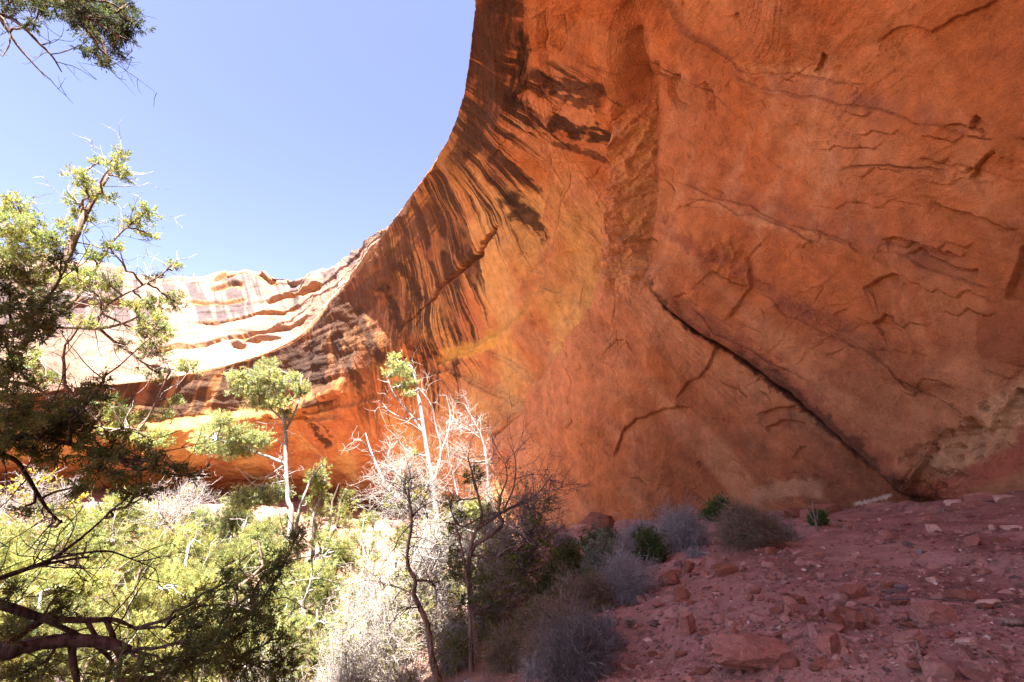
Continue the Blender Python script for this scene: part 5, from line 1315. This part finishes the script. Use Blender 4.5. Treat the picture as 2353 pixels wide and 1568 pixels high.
brush("dead_bush", "tan brush filling the hollow below the sagebrush", 1345, 1410, 160, 90, 'tan', 70, stems=700, rad=.003, leafy=500, leafcol=(.08, .08, .03))
brush("dead_bush", "grey brush between the two green broom bushes", 1440, 1300, 90, 60, 'grey', 71, stems=500, rad=.003)
brush("green_bush", "dusky green bush against the shadow edge", 1275, 1380, 90, 70, 'olive', 72, stems=420, leafy=1700, leafcol=(.06, .075, .022), leaf=.045)
brush("dead_bush", "brown brush below the sapling at the shadow edge", 1240, 1530, 110, 70, 'tan', 73, stems=520, rad=.003)
for k, (lab, cx, by, w, h, kd, st) in enumerate([("low straggling dry grass tuft between the broad brown boulder and the brush", 1500, 1300, 70, 22, 'tan', 120), ("thin straw coloured tuft on the sand right of the dark dead mounds", 1452, 1450, 60, 26, 'tan', 110), ("sparse grey tuft in front of the rabbitbrush ball", 1600, 1278, 80, 24, 'grey', 130),
        ("scrubby tuft at the shadow edge below the olive bush", 1290, 1352, 90, 40, 'tan', 200), ("straggly grey tuft on the left flank of the largest dark mound", 1225, 1568, 90, 60, 'grey', 160), ("wiry tuft rising above the two dark dead mounds", 1400, 1440, 100, 60, 'grey', 150)]):
    brush("grass_tuft", lab, cx, by, w, h, kd, 140 + k, stems=st, rad=.0032, forks=1, stiff=.35, droop=.9)
# sunlit pale brush
for k, (lab, cx, by, w, h, r, lf) in enumerate([
        ("tall pale leafless thicket left of the crooked dark trunk", 880, 1440, 150, 170, 11, 500), ("white twiggy brush at the bottom edge left of the crooked trunk", 800, 1560, 180, 170, 8.5, 500), ("bleached brush spilling down in front of the rubble", 850, 1350, 130, 130, 15, 300),
        ("pale brush under the forked juniper", 1130, 1470, 120, 150, 11.5, 1400), ("grey white brush around the thin dark stem", 1040, 1520, 110, 150, 9.5, 900), ("pale thicket below the bleached dead trees", 1150, 1330, 110, 130, 15.5, 1500),
        ("white dead brush crowding the cliff nose", 1215, 1230, 100, 190, 19, 300), ("pinkish white brush beneath the curving dead tree", 1130, 1230, 110, 150, 20, 200), ("bleached twigs behind the half dead trunk", 965, 1270, 110, 160, 17.5, 300),
        ("pale scrub on the canyon floor below the near bough", 600, 1560, 150, 110, 9, 900), ("dry pale scrub between the near boughs", 380, 1470, 130, 90, 10, 900), ("pale brush along the frame edge", 30, 1330, 120, 110, 16, 500), ("pale brush beneath the yellow leaved tree", 90, 1270, 140, 70, 22, 300),
        ("bottom brush beside the crooked trunk foot", 930, 1575, 110, 110, 7.6, 700), ("thin brush right of the tall narrow juniper", 810, 1440, 100, 120, 12, 400)]):
    brush("pale_brush", lab, cx, by, w, h, 'white', 80 + k, stems=330 if k not in (6, 7, 8) else 85, r=r, leafy=lf, leafcol=(.17, .17, .035), leaf=.035, rad=.0036, droop=.6, forks=2, group="pale leafless brush in the sun")

# dead sprout and sticks on the slope
def stick(name, label, pts, w0, w1, mat, cat="branch", lift=.02, twigs=0):
    g = ground_hit(*pts[0])
    rr0 = math.hypot(g[0], g[1])
    q = []
    for (x, y) in pts:
        h_ = ground_hit(x, y)
        q.append(h_ + v3(0, 0, lift))
    mb = MB(); m = rr0 / F0
    ln = mb.tube(np.array(q), w0 * m / 2, w1 * m / 2, 6, .1)
    if twigs: bare_twigs(mb, [ln], twigs, .3, .004)
    o = mb.build(name, mat, None, g, True); o.location = g
    return tag(o, label, cat)
stick("stick", "short grey stick lying on the sand at the bottom edge", [(2112, 1512), (2118, 1530), (2132, 1568)], 6, 4, MAT_BARK, lift=.03)
stick("cane", "long thin dead cane lying across the slope to the frame edge", [(2020, 1378), (2120, 1382), (2220, 1384), (2300, 1378), (2400, 1372)], 2.2, 1.6, MAT_TWIG, lift=.03)
stick("log", "short weathered log at the frame edge", [(2306, 1460), (2330, 1458), (2380, 1456)], 12, 10, MAT_BARK, "log", .04)
g = ground_hit(1878, 1224)
e = empty("dead_sprout", g); tag(e, "small dead forked sprout standing in the sand by a green plant", "dead plant")
mb = MB(); s = math.hypot(g[0], g[1]) / F0
ln = [mb.tube(np.array([[0, 0, -.05], [0, 0, 22 * s], [-.5 * s, 0, 40 * s], [0, 0, 56 * s]]), 3 * s, 1.0 * s, 6, .1)]
for a in (-1, 1): ln.append(mb.tube(np.array([[0, 0, 12 * s], [6 * a * s, 2 * s, 26 * s], [9 * a * s, 3 * s, 40 * s]]), 1.6 * s, .7 * s, 5))
tm = MB(); bare_twigs(tm, ln, 14, 14 * s, .6 * s); mb.build2(tm, "stem", MAT_BARK, MAT_TWIG, e, (0, 0, 0))
# shrubs on the far rim, small against the sky
for k, (x, y, hw, lab) in enumerate([(280, 618, 9, "dark shrub on the far rim behind the tall juniper"), (498, 640, 5, "tiny shrub on the far rim beside the dome"), (362, 644, 6, "small shrub on the far rim in the gap of the juniper boughs"), (622, 640, 5, "small shrub on the far rim right of the dome"), (783, 604, 6, "shrub on the rim where the sunlit ledge climbs"), (870, 530, 5, "shrub highest up the sunlit rim edge")]):
    r_ = {0: 103, 1: 99, 2: 103, 3: 92, 4: 62, 5: 49}[k]
    rng = np.random.default_rng(700 + k)
    c = P(x, y, r_ - 1.0); s = hw * r_ / F0
    e = empty("rim_shrub", c - v3(0, 0, s)); tag(e, lab, "shrub", "shrubs along the far rim")
    cm = MB(); foliage(cm, v3(0, 0, s), (s, s, s * .8), 1.2, s * .35, s * .4, 10, GREEN * .9, .3, rng)
    cm.build("crown", MAT_LEAF, e, (0, 0, 0), tint=True)
    mb = MB(); mb.tubes(np.array([[[0, 0, -.6], [0, 0, s * .5], [.1 * s, 0, s]]]), np.array([[.1, .07, .04]]) * s, 5); mb.build("trunk", MAT_BARK, e, (0, 0, 0))
